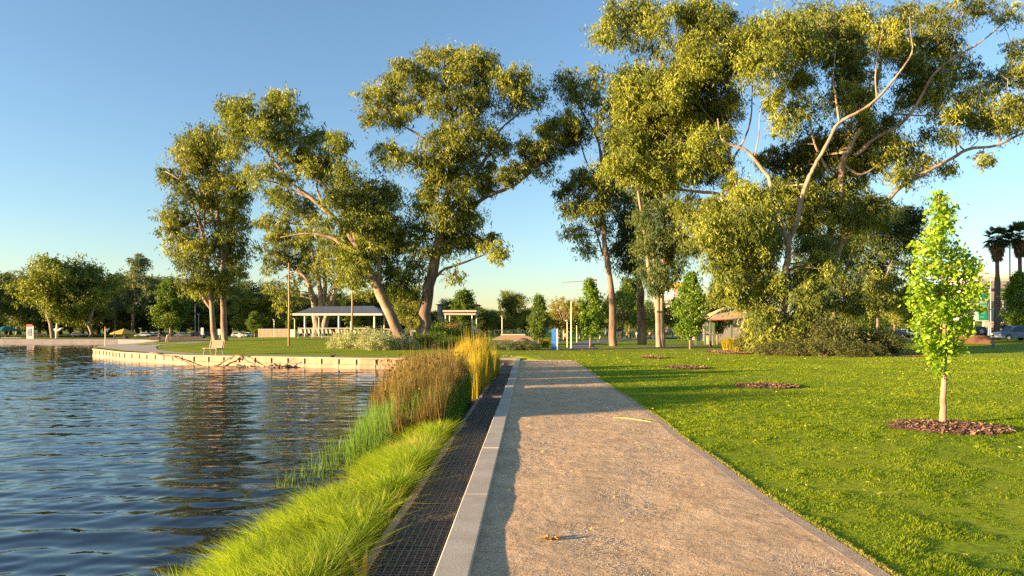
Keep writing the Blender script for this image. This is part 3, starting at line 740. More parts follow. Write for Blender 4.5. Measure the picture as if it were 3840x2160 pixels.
gum('gum_tree', 'tallest central gum with straight dark trunk beside the leaning one', 'tree', 58, (1585, 1301),
    [[(405, 1450, 70), (412, 1370, 58), (425, 1220, 52), (465, 1040, 46), (495, 880, 40), (520, 740, 32), (535, 600, 24), (535, 400, 16), (510, 260, 9), (500, 160, 5)],
     [(500, 880, 30), (560, 790, 26), (620, 700, 20), (690, 600, 14), (755, 470, 9), (840, 395, 6)], [(500, 930, 30), (580, 860, 26), (640, 810, 22), (690, 770, 18), (800, 728, 14), (880, 670, 11), (940, 610, 8), (1010, 555, 4)],
     [(515, 600, 16), (450, 540, 13), (370, 480, 10), (310, 445, 6), (230, 380, 4)], [(505, 710, 14), (450, 640, 11), (380, 630, 8), (290, 600, 5)], [(455, 1140, 16), (500, 1100, 12), (560, 1080, 10), (640, 1050, 8), (690, 1030, 5)],
     [(535, 400, 12), (440, 330, 10), (400, 240, 6)], [(520, 620, 14), (600, 600, 11), (690, 530, 7)], [(535, 400, 12), (620, 300, 8), (680, 190, 5)]],
    [(500, 130, 70, 45), (430, 140, 50, 40), (310, 165, 50, 32), (350, 210, 80, 50), (280, 215, 50, 35), (640, 125, 80, 45), (700, 175, 52, 50), (580, 170, 60, 50), (260, 270, 75, 42), (185, 305, 48, 35), (160, 385, 36, 42, .8), (240, 360, 70, 45), (300, 400, 60, 40, .9), (350, 340, 60, 45, .9), (430, 260, 70, 50), (550, 240, 70, 55), (640, 260, 60, 50, .8), (490, 370, 80, 50, .8), (590, 340, 70, 50), (680, 320, 55, 45, .9),
     (830, 215, 75, 38), (770, 240, 50, 35), (820, 290, 65, 50), (880, 330, 50, 40, .8), (935, 300, 30, 50, .9), (790, 390, 50, 35, .4), (560, 460, 80, 50), (650, 460, 70, 50), (730, 480, 50, 45), (500, 500, 60, 45), (750, 540, 55, 45, .7), (205, 570, 36, 55, .8), (255, 560, 45, 30, .7), (310, 590, 50, 35, .8), (380, 580, 55, 38, .8), (500, 570, 75, 60), (440, 620, 60, 45), (590, 560, 70, 50), (480, 660, 60, 50), (640, 640, 60, 50, .7), (430, 720, 36, 50, .9), (600, 740, 60, 70, .8), (690, 700, 50, 50, .7), (560, 660, 50, 60, .7),
     (400, 810, 45, 50), (460, 780, 50, 60, .9), (620, 840, 60, 60), (690, 640, 50, 50, .4), (790, 670, 60, 35, .6), (830, 640, 60, 30, .7), (880, 600, 60, 45, .7), (900, 540, 55, 40), (970, 570, 60, 50, .8), (860, 530, 30, 25, .7), (930, 650, 70, 25, .4), (560, 900, 70, 60), (500, 860, 40, 50), (430, 900, 60, 50), (350, 940, 50, 55), (380, 1010, 60, 50, .9), (530, 980, 60, 50), (590, 950, 60, 50, .8), (640, 975, 50, 30, .7), (710, 955, 50, 30, .8), (745, 1010, 35, 50, .7), (680, 990, 40, 20, .5), (540, 1120, 40, 28, .7), (390, 1100, 45, 50, .5), (350, 1060, 40, 60, .5)],
    Z2, M['bark_dark'], M['leaf_gum'], 15, group='gum trees around the lake')
gum('gum_tree', 'slender gum with dark bare trunk leaning slightly, left of the parkland grove', 'tree', 61, (2296, 1298),
    [[(395, 1445, 44), (388, 1200, 32), (360, 1000, 26), (345, 850, 22), (340, 650, 18), (325, 450, 12), (260, 320, 8), (200, 220, 5)], [(325, 450, 10), (315, 300, 8), (330, 180, 4)], [(335, 620, 11), (270, 550, 9), (230, 430, 5)],
     [(345, 1000, 10), (300, 850, 9), (260, 760, 6)], [(300, 400, 8), (250, 300, 5), (300, 130, 3)]],
    [(190, 95, 50, 35, .8), (150, 140, 45, 50, .8), (310, 110, 40, 45, .7), (250, 170, 60, 60, .6), (200, 230, 60, 50, .5), (330, 200, 35, 60, .7), (300, 260, 50, 60, .4), (170, 310, 60, 40), (120, 340, 60, 40), (70, 370, 40, 40), (200, 370, 55, 50), (100, 430, 60, 40), (160, 450, 60, 40), (40, 480, 60, 35, .9), (240, 400, 40, 50, .5), (320, 330, 35, 60, .4),
     (250, 610, 60, 45), (190, 650, 60, 40), (310, 640, 60, 50), (150, 690, 35, 30, .7), (340, 700, 45, 50), (180, 760, 50, 40), (240, 740, 50, 50), (310, 780, 50, 50), (165, 870, 35, 25, .8), (230, 860, 45, 38), (260, 940, 30, 40, .8), (280, 985, 30, 30, .6), (350, 850, 30, 50, .5), (350, 560, 40, 60, .5)],
    Z3, M['bark_dark'], M['leaf_gum'], 16, group='gum trees in the park lawn')
gum('gum_tree', 'dark gum with rough trunk standing between the slender gum and the pale forked one', 'tree', 66, (2402, 1293),
    [[(535, 1445, 50), (530, 1180, 34), (500, 1060, 26), (460, 900, 18), (450, 720, 10), (430, 560, 6)], [(500, 1060, 16), (440, 880, 12), (380, 760, 6)], [(505, 1080, 18), (530, 900, 12), (520, 700, 8)]],
    [(430, 640, 60, 50), (400, 720, 50, 60, .8), (480, 760, 60, 70, .9), (430, 860, 50, 60, .7), (490, 880, 50, 70, .9), (420, 960, 40, 50, .8), (480, 1000, 60, 50), (430, 1045, 45, 30, .7), (540, 980, 50, 60, .9), (390, 620, 40, 40, .7), (540, 820, 50, 60, .8), (420, 440, 60, 60), (380, 520, 50, 50, .9), (470, 520, 70, 60), (430, 340, 50, 50), (440, 230, 50, 60), (430, 150, 50, 50), (460, 105, 40, 35), (385, 280, 30, 40, .8)],
    Z3, M['bark_dark'], M['leaf_gumd'], 17, fill=1.2, group='gum trees in the park lawn')
gum('gum_tree', 'gum with orange lit forked double trunk at the grove centre', 'tree', 57.5, (2470, 1302),
    [[(618, 1450, 30), (612, 1180, 28), (570, 1060, 20), (545, 850, 16), (520, 700, 12), (490, 450, 8), (490, 200, 4)], [(640, 1440, 30), (632, 1180, 26), (650, 950, 18), (650, 750, 12), (640, 540, 8), (620, 350, 5)], [(600, 1130, 16), (590, 950, 10), (570, 760, 6)]],
    [(560, 680, 60, 60), (640, 690, 80, 70), (600, 790, 70, 70), (690, 770, 50, 60), (680, 850, 60, 60), (730, 930, 70, 45), (790, 950, 50, 30, .8), (640, 930, 70, 60), (560, 950, 50, 60, .7), (600, 1090, 60, 60), (660, 1060, 60, 60), (690, 1000, 50, 50), (620, 1140, 50, 35),
     (540, 110, 45, 50), (500, 190, 60, 60), (540, 260, 60, 60), (480, 310, 70, 60), (570, 360, 70, 70), (510, 440, 80, 70), (600, 490, 80, 70), (560, 580, 80, 50), (480, 590, 60, 45), (420, 560, 50, 50)],
    Z3, M['bark_pale'], M['leaf_gumd'], 18, fill=1.2, group='gum trees in the park lawn', tintb=.1)
gum('gum_tree', 'huge golden gum filling the upper left of the right hand grove', 'tree', 47, (2846, 1316),
    [[(935, 1900, 40, 0), (936, 1640, 38, 0), (900, 1400, 34), (830, 1200, 30), (818, 1120, 30), (800, 1000, 26), (780, 890, 20), (760, 740, 14), (720, 560, 10), (690, 380, 6)],
     [(805, 1110, 16), (740, 1060, 18), (600, 1040, 15), (440, 1025, 10), (370, 1000, 5)], [(785, 900, 14), (640, 820, 10), (480, 760, 7), (350, 700, 5)], [(760, 740, 12), (600, 560, 8), (480, 420, 6)], [(690, 380, 6), (560, 240, 5), (420, 180, 4), (280, 100, 3)], [(780, 890, 14), (880, 700, 9), (900, 500, 6), (900, 330, 4)]],
    [(130, 160, 80, 50, .8), (200, 60, 80, 60), (330, 70, 90, 60), (420, 110, 70, 50, .8), (120, 210, 50, 40, .6), (280, 180, 70, 50, .5), (330, 270, 70, 40, .3), (400, 320, 60, 50, .4), (520, 60, 80, 50, .6), (620, 30, 70, 50, .5), (720, 90, 90, 60, .8), (600, 150, 90, 60), (700, 190, 80, 60), (540, 240, 100, 60), (640, 300, 110, 80), (560, 380, 110, 80), (470, 430, 90, 70), (430, 520, 100, 80), (560, 500, 110, 80), (680, 430, 90, 70), (770, 330, 80, 70), (850, 250, 80, 80), (740, 530, 90, 70, .8),
     (600, 620, 120, 80), (480, 640, 110, 80), (350, 620, 100, 80, .9), (270, 700, 100, 80), (400, 740, 110, 80), (560, 740, 110, 80), (200, 780, 90, 70), (300, 850, 110, 70), (450, 850, 110, 70), (590, 860, 110, 60), (680, 750, 90, 70), (190, 870, 80, 50), (350, 940, 90, 50), (480, 960, 90, 40), (650, 930, 80, 60), (760, 640, 70, 70, .8), (720, 860, 60, 60, .8), (250, 560, 80, 80), (200, 480, 70, 70), (330, 480, 80, 80),
     (560, 1110, 60, 50), (610, 1210, 60, 60, .9), (680, 1120, 80, 50), (760, 1180, 70, 50), (700, 1260, 80, 70)],
    Z4, M['bark_pale'], M['leaf_gumy'], 19, fill=1.22, group='gum trees in the right hand grove', depth=.9, leafsize=1.0)
gum('gum_tree', 'broad pale trunked gum forking low at the front of the right hand grove', 'tree', 44, (2940, 1326),
    [[(735, 1375, 74), (738, 1250, 66), (745, 1050, 56), (752, 880, 52), (750, 740, 50), (775, 600, 50), (785, 450, 52), (778, 400, 46)],
     [(780, 440, 36), (730, 330, 34), (680, 180, 32), (650, 60, 32), (615, -80, 32), (560, -150, 30), (500, -230, 28), (420, -310, 24), (305, -345, 18), (230, -400, 14), (200, -560, 10)],
     [(785, 440, 40), (850, 300, 46), (880, 130, 38), (945, -60, 36), (1000, -170, 32), (1110, -370, 30), (1195, -520, 30), (1370, -620, 26), (1510, -720, 24), (1690, -930, 18), (1800, -1110, 12), (1790, -1250, 7), (1780, -1400, 5)],
     [(545, 500, 12), (640, 600, 14), (740, 780, 12)], [(1200, -525, 18), (1170, -760, 14), (1150, -900, 10), (1180, -1200, 7)], [(1510, -720, 12), (1500, -900, 12), (1520, -1100, 8), (1560, -1300, 6)], [(690, 200, 14), (560, 60, 12), (520, 0, 8), (380, -30, 5)], [(500, -230, 12), (540, -420, 9), (560, -650, 6), (700, -900, 5)]],
    [(150, 160, 90, 80), (260, 200, 110, 90), (180, 330, 100, 90), (330, 330, 120, 90), (440, 200, 120, 80), (420, 420, 120, 100), (550, 330, 110, 80, .9), (150, 450, 70, 80), (240, 500, 110, 90), (570, 470, 100, 90), (350, 600, 130, 90), (200, 630, 90, 80), (520, 640, 120, 90), (280, 750, 120, 80), (420, 790, 130, 90), (560, 800, 100, 80), (230, 870, 60, 50), (330, 900, 110, 70), (470, 940, 110, 70), (600, 930, 90, 70), (640, 780, 60, 70), (580, 1060, 90, 70, .9), (520, 1180, 70, 80, .8), (620, 1170, 80, 80, .7), (560, 1270, 80, 60, .7), (650, 1060, 50, 60, .6),
     (600, 200, 110, 100, .9, 2.5), (700, 0, 100, 90, .8, 2.5), (790, 160, 90, 90, .7, 2.5), (690, 330, 90, 90, .9, 2), (640, 480, 90, 80, .8, 2), (580, 1090, 80, 80), (620, 1150, 70, 80), (650, 1230, 60, 80), (820, 1150, 80, 80), (900, 1060, 80, 80), (1000, 1100, 90, 70), (870, 1230, 80, 60), (870, 700, 80, 80, .6), (860, 830, 90, 80, .7), (950, 720, 90, 70), (1050, 620, 90, 70), (1130, 680, 60, 60, .8), (980, 850, 90, 80), (880, 1000, 80, 80, .7), (1000, 960, 80, 60, .9), (1080, 800, 60, 80, .6),
     (500, 20, 120, 60, .7), (330, -50, 110, 60, .5), (600, 130, 90, 60, .6), (420, 80, 100, 60, .7),
     (470, -1290, 130, 90, .9), (600, -1190, 150, 110), (720, -1350, 130, 100), (480, -1100, 120, 90), (640, -1080, 140, 80), (860, -1230, 120, 100), (930, -1130, 110, 90, .9), (880, -1400, 110, 80, .4), (560, -900, 120, 90, .4), (700, -700, 120, 120, .35), (820, -950, 110, 80, .4), (900, -880, 110, 100, .6), (750, -500, 100, 90, .4), (900, -650, 120, 100, .5)],
    Z5, M['bark_pale'], M['leaf_gumy'], 20, fill=1.22, group='gum trees in the right hand grove', depth=1.0)
gum('gum_tree', 'spreading gum with long bare right limb at the back of the right hand grove', 'tree', 48, (3010, 1312),
    [[(860, 1340, 90), (950, 1160, 76), (1045, 1020, 70), (1090, 800, 60), (1108, 500, 50), (1150, 300, 60), (1200, 80, 56), (1225, -170, 48), (1290, -330, 40), (1390, -510, 34), (1480, -760, 44), (1530, -960, 26), (1560, -1150, 12)],
     [(1090, 780, 44), (1150, 640, 44), (1225, 460, 48), (1340, 360, 40), (1450, 230, 36), (1600, 110, 34), (1700, 10, 34), (1895, -110, 30), (2135, -235, 26), (2270, -310, 24), (2500, -340, 20), (2720, -445, 16), (2900, -510, 12)],
     [(1330, -250, 36), (1500, -400, 34), (1700, -510, 30), (1850, -690, 26), (1960, -900, 20), (2110, -1040, 18), (2365, -1190, 14), (2610, -1400, 9), (2760, -1550, 5)],
     [(2500, -340, 10), (2560, -600, 10), (2590, -880, 6)], [(2110, -1040, 12), (2160, -1250, 9), (2230, -1450, 5)], [(2270, -310, 8), (2370, -420, 6), (2360, -560, 4)], [(1480, 210, 10), (1640, 180, 14), (1820, 190, 10)], [(1810, 190, 5), (1800, 90, 4), (1860, 0, 3)],
     [(1120, -100, 26), (1000, -350, 16), (950, -600, 10), (900, -900, 6)], [(1240, -180, 30), (1380, -100, 18), (1550, -200, 12)]],
    [(1050, -1400, 130, 100), (1150, -1250, 130, 110), (1100, -1100, 120, 80), (1280, -1300, 130, 110), (1230, -1000, 110, 100), (1380, -1140, 130, 100), (1400, -1400, 120, 90), (1560, -1250, 140, 110), (1700, -1400, 120, 90, .8), (1700, -1150, 110, 90, .7), (1250, -800, 90, 90), (1400, -900, 90, 80, .5),
     (1900, -1200, 140, 110), (2050, -1160, 120, 90), (1960, -1400, 120, 100, .7), (2200, -1450, 110, 80, .5), (1850, -950, 130, 110), (2000, -830, 150, 110), (2200, -980, 120, 90, .9), (2290, -750, 110, 80), (1780, -760, 120, 90, .8), (2100, -600, 130, 70, .8), (2350, -600, 110, 110, .8), (2450, -850, 90, 90, .8), (2600, -650, 120, 110, .8), (2500, -480, 90, 70, .6), (2700, -950, 120, 80, .8), (2760, -800, 90, 120, .7), (2650, -1150, 100, 70, .6), (2400, -1500, 120, 60, .5), (2600, -1450, 110, 70, .4), (2750, -600, 100, 90, .5),
     (1740, -300, 100, 90, .8), (1850, -200, 90, 100, .8), (1950, -420, 90, 60, .7), (2150, -420, 70, 50, .4), (2380, -240, 80, 50, .4), (2130, -160, 60, 60, .4), (1700, -100, 60, 70, .7), (1500, 130, 80, 60, .7),
     (620, -250, 130, 110, .5, 4), (780, -280, 130, 110, .5, 4), (760, -100, 120, 100, .6, 4), (900, -200, 130, 110, .7, 4), (680, 20, 120, 90, .7, 4), (850, 60, 120, 90, .8, 4), (900, 250, 110, 100, .9, 4), (1000, 700, 100, 90, 1, 2), (1150, 450, 110, 100, .9, 2), (900, 450, 100, 100, .8, 3), (1080, 900, 100, 80, .9, 2), (1200, 850, 90, 80, .8, 2), (1100, 650, 100, 90, .9, 3), (1000, 900, 90, 90, .9, 3), (960, 620, 100, 100, .9, 4), (1300, 950, 90, 80, .7, 2),
     (1050, -420, 150, 110), (1200, -300, 150, 110), (1000, -250, 130, 110, .9), (1350, -650, 110, 110, .9), (1500, -500, 140, 110), (1450, -300, 140, 120), (1300, -100, 130, 120), (1060, -50, 130, 110), (950, 60, 120, 100, .9), (1060, 150, 130, 110), (1280, 100, 140, 110), (1400, 220, 140, 110), (1350, -420, 140, 100), (1600, -330, 110, 100, .9), (1250, 260, 100, 80, .8), (960, 300, 100, 100, .7), (1000, 480, 110, 90, .7)],
    Z5, M['bark_pale'], M['leaf_gum'], 21, fill=1.25, group='gum trees in the right hand grove', depth=1.3, crownY=1.5)
gum('gum_tree', 'dark leafed gum behind the long bare limb, left of the young bright tree', 'tree', 62, (3100, 1290),
    [[(1150, 1290, 34), (1160, 1000, 30), (1250, 700, 24), (1350, 450, 18), (1500, 300, 10), (1600, 200, 6)], [(1250, 700, 14), (1450, 600, 10), (1600, 450, 6)]],
    [(1500, 350, 120, 110), (1620, 250, 130, 110), (1750, 280, 110, 110), (1830, 200, 80, 80, .9), (1680, 420, 130, 100), (1800, 420, 70, 90), (1450, 480, 120, 100), (1300, 560, 100, 90, .9), (1300, 720, 110, 100), (1420, 640, 90, 80, .8), (1560, 560, 110, 80, .6), (1700, 560, 90, 70, .6), (1380, 350, 120, 90), (1250, 400, 100, 110, .8), (1780, 650, 60, 90, .5), (1350, 820, 80, 60, .6)],
    Z5, M['bark_dark'], M['leaf_gumd'], 22, group='gum trees in the right hand grove')
gum('gum_tree', 'small weeping gum with thin straight trunk between the grove and the bright young tree', 'tree', 60, (3295, 1297),
    [[(1523, 1300, 24), (1520, 1050, 22), (1540, 850, 14), (1600, 700, 9), (1640, 600, 5)], [(1530, 1010, 10), (1640, 930, 7), (1720, 860, 4)], [(1525, 950, 10), (1450, 860, 6)]],
    [(1500, 780, 90, 70, .8), (1600, 730, 90, 70, .8), (1680, 800, 80, 80, .8), (1560, 860, 90, 80), (1450, 880, 80, 70, .9), (1720, 900, 60, 80, .7), (1480, 980, 60, 60, .7), (1680, 1000, 50, 60, .5), (1600, 960, 70, 60, .6), (1540, 650, 60, 50, .5)],
    Z5, M['bark_pale'], M['leaf_gumy'], 23, group='gum trees in the park lawn')

# ---------------- the young bright tree in the foreground
def young_tree():
    Y = 11.4; rg = np.random.default_rng(5); b = G(3531, 1592); Y = b.y
    root = thing('young_tree', 'young broadleaf tree with bright yellow green oval crown in a round mulch bed', 'tree', b)
    cv = lambda x, y: (3240 + x * .69, 700 + y * .69)
    mb = MB()
    tr = [(427, 1296, 40), (430, 1200, 33), (434, 1100, 30), (438, 1000, 25), (440, 900, 21), (438, 700, 14), (425, 500, 10), (415, 300, 7), (405, 120, 4), (402, 40, 2)]
    pts = [P(*cv(x, y), Y) for x, y, w_ in tr]; rad = [w_ * .69 * .5 * Y / F for _, _, w_ in tr]
    pts[0].z = b.z - .05
    pts2 = []; r2 = []
    for i in range(len(pts) - 1):
        for j in range(3):
            t = j / 3; pts2.append(pts[i].lerp(pts[i + 1], t) + Vector(rg.normal(size=3)) * .004); r2.append(rad[i] * (1 - t) + rad[i + 1] * t)
    mb.tube(pts2, r2, 10)
    bl = [(400, 50, 32, 32), (440, 110, 65, 45), (400, 110, 40, 40), (400, 180, 60, 50), (460, 175, 50, 40, .7), (425, 250, 70, 55), (375, 260, 50, 50), (290, 330, 55, 45), (400, 340, 100, 60), (500, 340, 60, 45), (560, 385, 60, 35, .8), (330, 420, 75, 60), (450, 440, 110, 65), (560, 460, 65, 60), (605, 430, 40, 40, .8), (290, 500, 50, 50), (300, 560, 60, 60), (420, 560, 120, 70), (570, 560, 70, 60), (620, 540, 40, 30), (290, 650, 55, 60), (400, 670, 120, 70), (530, 670, 75, 70), (600, 640, 40, 40, .7), (310, 750, 60, 60), (430, 780, 110, 60), (540, 770, 60, 55), (350, 840, 60, 50), (450, 860, 80, 50), (510, 870, 40, 30), (390, 920, 50, 40), (420, 960, 40, 30), (435, 995, 24, 20)]
    pos = []; tt = []
    for q in bl:
        x, y, rx, ry = q[:4]; wt = q[4] if len(q) > 4 else 1
        c = P(*cv(x, y), Y + rg.uniform(-.22, .22)); s = .69 * Y / F
        rxm, rym = rx * s, ry * s
        k = max(6, int(rxm * rym * 420)); cs = np.array(tuple(c)) + unit(rg.normal(size=(k, 3))) * (rg.uniform(.2, 1, k) ** .5)[:, None] * np.array([rxm, (rxm + rym) / 2, rym]) * .90
        st = min(pts2, key=lambda p: (p - c).length + max(0, p.z - c.z) * 1.5)
        mb.tube(limb(st, c, rg, .02, 4), [.012, .010, .008, .006, .004], 5, cap=False)
        for j in range(k):
            mb.tube([c, Vector(cs[j])], [.004, .002], 3, cap=False)
            n = int(rg.integers(7, 18) * wt) + 2
            pos.append(cs[j] + rg.normal(size=(n, 3)) * .06); tt.append(np.full(n, rg.uniform(.3, .8)) + rg.normal(size=n) * .12)
    pos = np.concatenate(pos); tt = np.concatenate(tt)
    n = len(pos)
    d = unit(rg.normal(size=(n, 3)) * np.array([1, 1, .5])) * .8; d[:, 2] -= .55; d = unit(d)
    w_ = unit(np.cross(d, rg.normal(size=(n, 3)))); nn = np.cross(d, w_)
    l = rg.uniform(.045, .092, n)[:, None]; ww = l * rg.uniform(.27, .38, n)[:, None]
    A = pos; T = pos + d * l - nn * l * .12
    V = np.stack([A, A + d * l * .35 + w_ * ww + nn * ww * .45, A + d * l * .75 + w_ * ww * .7 + nn * ww * .3, T, A + d * l * .75 - w_ * ww * .7 + nn * ww * .3, A + d * l * .35 - w_ * ww + nn * ww * .45, A + d * l * .5], 1)
    build('trunk', mb, M['bark_young'], root, smooth=True)
    np_mesh('crown', V, 7, [(0, 1, 6), (1, 2, 6), (2, 3, 6), (3, 4, 6), (4, 5, 6), (5, 0, 6)], tt, M['leaf_young'], root)
young_tree()

# ---------------- prototype trees, copied for the far and middle ground
def proto(name, kind, leaf, bark, seed):
    rg = np.random.default_rng(seed)
    root = thing(name, None, None, (0, 0, 0)); mb = MB(); C_ = []; Rr = []; 
    if kind == 'gum':
        H = 12; tr = limb((0, 0, -.3), (rg.normal() * .6, rg.normal() * .6, H * .8), rg, 0, 7); mb.tube(tr, [.30 * (1 - .1 * i) for i in range(8)], 7)
        for k in range(17):
            z = rg.uniform(.30, 1.0); w_ = (1 - abs(z - .62) * 1.35) * 3.4 + .5; a = rg.uniform(0, 6.28); r = w_ * rg.uniform(.2, 1)
            c = Vector((r * math.cos(a), r * math.sin(a), H * z - .6)); s_ = tr[min(7, max(2, int(z * 7 - 1.5)))]
            mb.tube(limb(s_, c, rg), [.09, .07, .055, .04, .03, .02], 4, cap=False)
            for q in range(6):
                C_.append(np.array(tuple(c)) + rg.normal(size=3) * np.array([.95, .95, .65])); Rr.append(rg.uniform(.55, 1.1))
        per = 150; ls, lw = .42, .16; hang = .4
    elif kind == 'tall':
        H = 16; tr = limb((0, 0, -.3), (rg.normal() * 1.2, rg.normal() * .8, H * .85), rg, 0, 8); mb.tube(tr, [.28 * (1 - .09 * i) for i in range(9)], 7)
        for k in range(15):
            z = rg.uniform(.35, 1.0); w_ = 2.2; a = rg.uniform(0, 6.28); r = w_ * rg.uniform(.2, 1)
            c = Vector((tr[int(z * 8)].x + r * math.cos(a), r * math.sin(a), H * z - .5)); s_ = tr[min(8, max(2, int(z * 8 - 1)))]
            mb.tube(limb(s_, c, rg), [.08, .065, .05, .04, .03, .02], 4, cap=False)
            for q in range(6):
                C_.append(np.array(tuple(c)) + rg.normal(size=3) * np.array([.8, .8, .7])); Rr.append(rg.uniform(.4, .8))
        per = 110; ls, lw = .40, .14; hang = .6
    elif kind == 'cone':
        H = 6; tr = [Vector((0, 0, -.2)), Vector((.02, 0, 1.5)), Vector((0, .03, 3.5)), Vector((0, 0, 5.4))]; mb.tube(tr, [.10, .08, .05, .02], 7)
        for k in range(120):
            z = rg.uniform(.22, 1.0); w_ = (1.35 * math.sin(min(1, (1.03 - z) / .55) * math.pi / 2)) * (1 if z > .3 else .7); a = rg.uniform(0, 6.28); r = w_ * rg.uniform(.3, 1)
            c = Vector((r * math.cos(a), r * math.sin(a), H * z)); C_.append(np.array(tuple(c))); Rr.append(rg.uniform(.22, .40))
            if k % 3 == 0: mb.tube([Vector((0, 0, H * z * .85)), c], [.02, .008], 4, cap=False)
        per = 90; ls, lw = .17, .12; hang = .25
    elif kind == 'round':
        H = 6; tr = limb((0, 0, -.2), (.2, .1, 3), rg, 0, 4); mb.tube(tr, [.22, .2, .17, .13, .1], 7)
        for k in range(75):
            d = rg.normal(size=3); d /= np.linalg.norm(d); r = rg.uniform(.3, 1) ** .4
            c = np.array([0, 0, 3.5]) + d * r * np.array([2.6, 2.6, 2.3]); C_.append(c); Rr.append(rg.uniform(.35, .65))
            if k % 3 == 0: mb.tube(limb(tr[3], c, rg, .05, 3), [.05, .04, .03, .01], 4, cap=False)
        per = 80; ls, lw = .22, .12; hang = .2
    elif kind == 'shrub':
        for k in range(60):
            a = rg.uniform(0, 6.28); r = rg.uniform(0, 1) ** .5
            z = .75 * math.sqrt(max(0, 1 - r * r)) * rg.uniform(.25, 1.1); C_.append(np.array([r * 1.3 * math.cos(a), r * 1.0 * math.sin(a), z + .1])); Rr.append(rg.uniform(.14, .26))
            mb.tube([Vector((0, 0, -.05)), Vector(C_[-1])], [.015, .006], 4, cap=False)
        per = 80; ls, lw = .10, .035; hang = .1
    C_ = np.array(C_); Rr = np.array(Rr); per_ = np.maximum(5, (per * (Rr / Rr.mean()) ** 2)).astype(int)
    pos = clump_leaves(C_, Rr, per_, rg, hang=hang)
    Q = leaf_quads(pos, ls, lw, .6 if kind != 'shrub' else -.4, rg)
    t = np.repeat(rg.uniform(.25, .75, len(C_)), per_) + rg.normal(size=len(pos)) * .12
    build('trunk' if kind != 'shrub' else 'stems', mb, bark, root, smooth=True)
    np_mesh('crown' if kind != 'shrub' else 'foliage', Q, 4, [(0, 1, 2, 3)], t, leaf, root)
    root['_h'] = float({'gum': 12.2, 'tall': 16.3, 'cone': 6.2, 'round': 6.0, 'shrub': 1.0}[kind])
    return root
PR = {}
def placed(key, px, ptop, Y, label, group, rz=None, wf=1.0, cat='tree', hf=None, pyb=None):
    """a copy whose top reaches pixel row ptop when it stands at distance Y"""
    if pyb is not None: b = G(px, pyb); Y = b.y
    else: b = at(px, Y)
    p = PR[key]; h = top_z(ptop, Y) - b.z; s = h / p['_h']
    first = not p.get('_used', False)
    rz = random.uniform(0, 6.28) if rz is None else rz
    if first:
        p.location = b; p.rotation_euler = (0, 0, rz); p.scale = (s * wf, s * wf, s); o = p; p['_used'] = True
    else:
        o = copy_tree(p, None, b, rz, (s * wf, s * wf, s))
    tag(o, label, cat, group)
    return o
PR['gumA'] = proto('gum_tree', 'gum', M['leaf_gumy'], M['bark_pale'], 41)
PR['gumB'] = proto('gum_tree', 'gum', M['leaf_gum'], M['bark_mix'], 42)
PR['darkA'] = proto('dark_gum_tree', 'gum', M['leaf_gumd'], M['bark_dark'], 43)
PR['darkB'] = proto('dark_gum_tree', 'tall', M['leaf_gumd'], M['bark_dark'], 44)
PR['tallA'] = proto('gum_tree', 'tall', M['leaf_grey'], M['bark_mix'], 45)
PR['cone'] = proto('park_tree', 'cone', M['leaf_green'], M['bark_young'], 46)
PR['coned'] = proto('park_tree', 'cone', M['leaf_mid'], M['bark_young'], 47)
PR['round'] = proto('round_tree', 'round', M['leaf_gold'], M['bark_mix'], 48)
PR['roundg'] = proto('round_tree', 'round', M['leaf_mid'], M['bark_mix'], 49)
PR['shrub'] = proto('shrub', 'shrub', M['leaf_mid'], M['bark_mix'], 50)
PR['sage'] = proto('sage_shrub', 'shrub', M['leaf_sage'], M['bark_mix'], 51)
PR['under'] = proto('undergrowth_shrub', 'shrub', M['leaf_under'], M['bark_mix'], 52)
PR['brownsh'] = proto('brown_shrub', 'shrub', M['leaf_grey'], M['bark_mix'], 53)
random.seed(3)
# left shore, lit gums
FL = 'trees along the far left shore'
for key, px, top, Y, lab, wf in [
    ('gumA', 200, 945, 112, 'golden lit gum on the far shore behind the upright red topped sign', 1.1),
    ('gumA', 335, 978, 116, 'golden lit gum on the far shore just left of the thin shore pole', 1.15),
    ('tallA', 500, 918, 128, 'tall grey green gum on the far shore, rising above the small orange tent', .9),
    ('darkA', 60, 1020, 128, 'dark gum on the far shore beside the left edge above the teal canopies', 1.1),
    ('coned', 640, 1045, 105, 'dense upright tree on the far shore above the two strolling people', 1.25),
    ('darkA', -90, 1010, 120, 'dark gum on the far shore at the very left edge', 1.2),
    ('tallA', 575, 1030, 140, 'thin grey gum behind the dense upright far shore tree', .8),
    ('tallA', 430, 1000, 134, 'thin grey gum between the golden lit gums and the tall grey green one', .8),
    ('gumB', 930, 1080, 125, 'olive gum far behind the gum pair on the promontory', 1.1),
    ('gumB', 1030, 1060, 125, 'olive gum far behind the left timber light pole', 1.0),
    ('coned', 955, 1170, 95, 'small green bushy tree left of the timber slat fence', 1.4),
    ('coned', 1090, 1165, 98, 'narrow green tree just right of the left timber light pole', .8),
    ('gumB', 1370, 1080, 118, 'olive gum far behind the right end of the blue roof', 1.2),
    ('gumA', 1440, 1085, 120, 'golden gum far behind the leaning trunk', 1.0),
    ('gumB', 1545, 1060, 108, 'olive gum far behind, between the leaning and the straight dark trunk', .9)]:
    placed(key, px, top, Y, lab, FL, wf=wf)
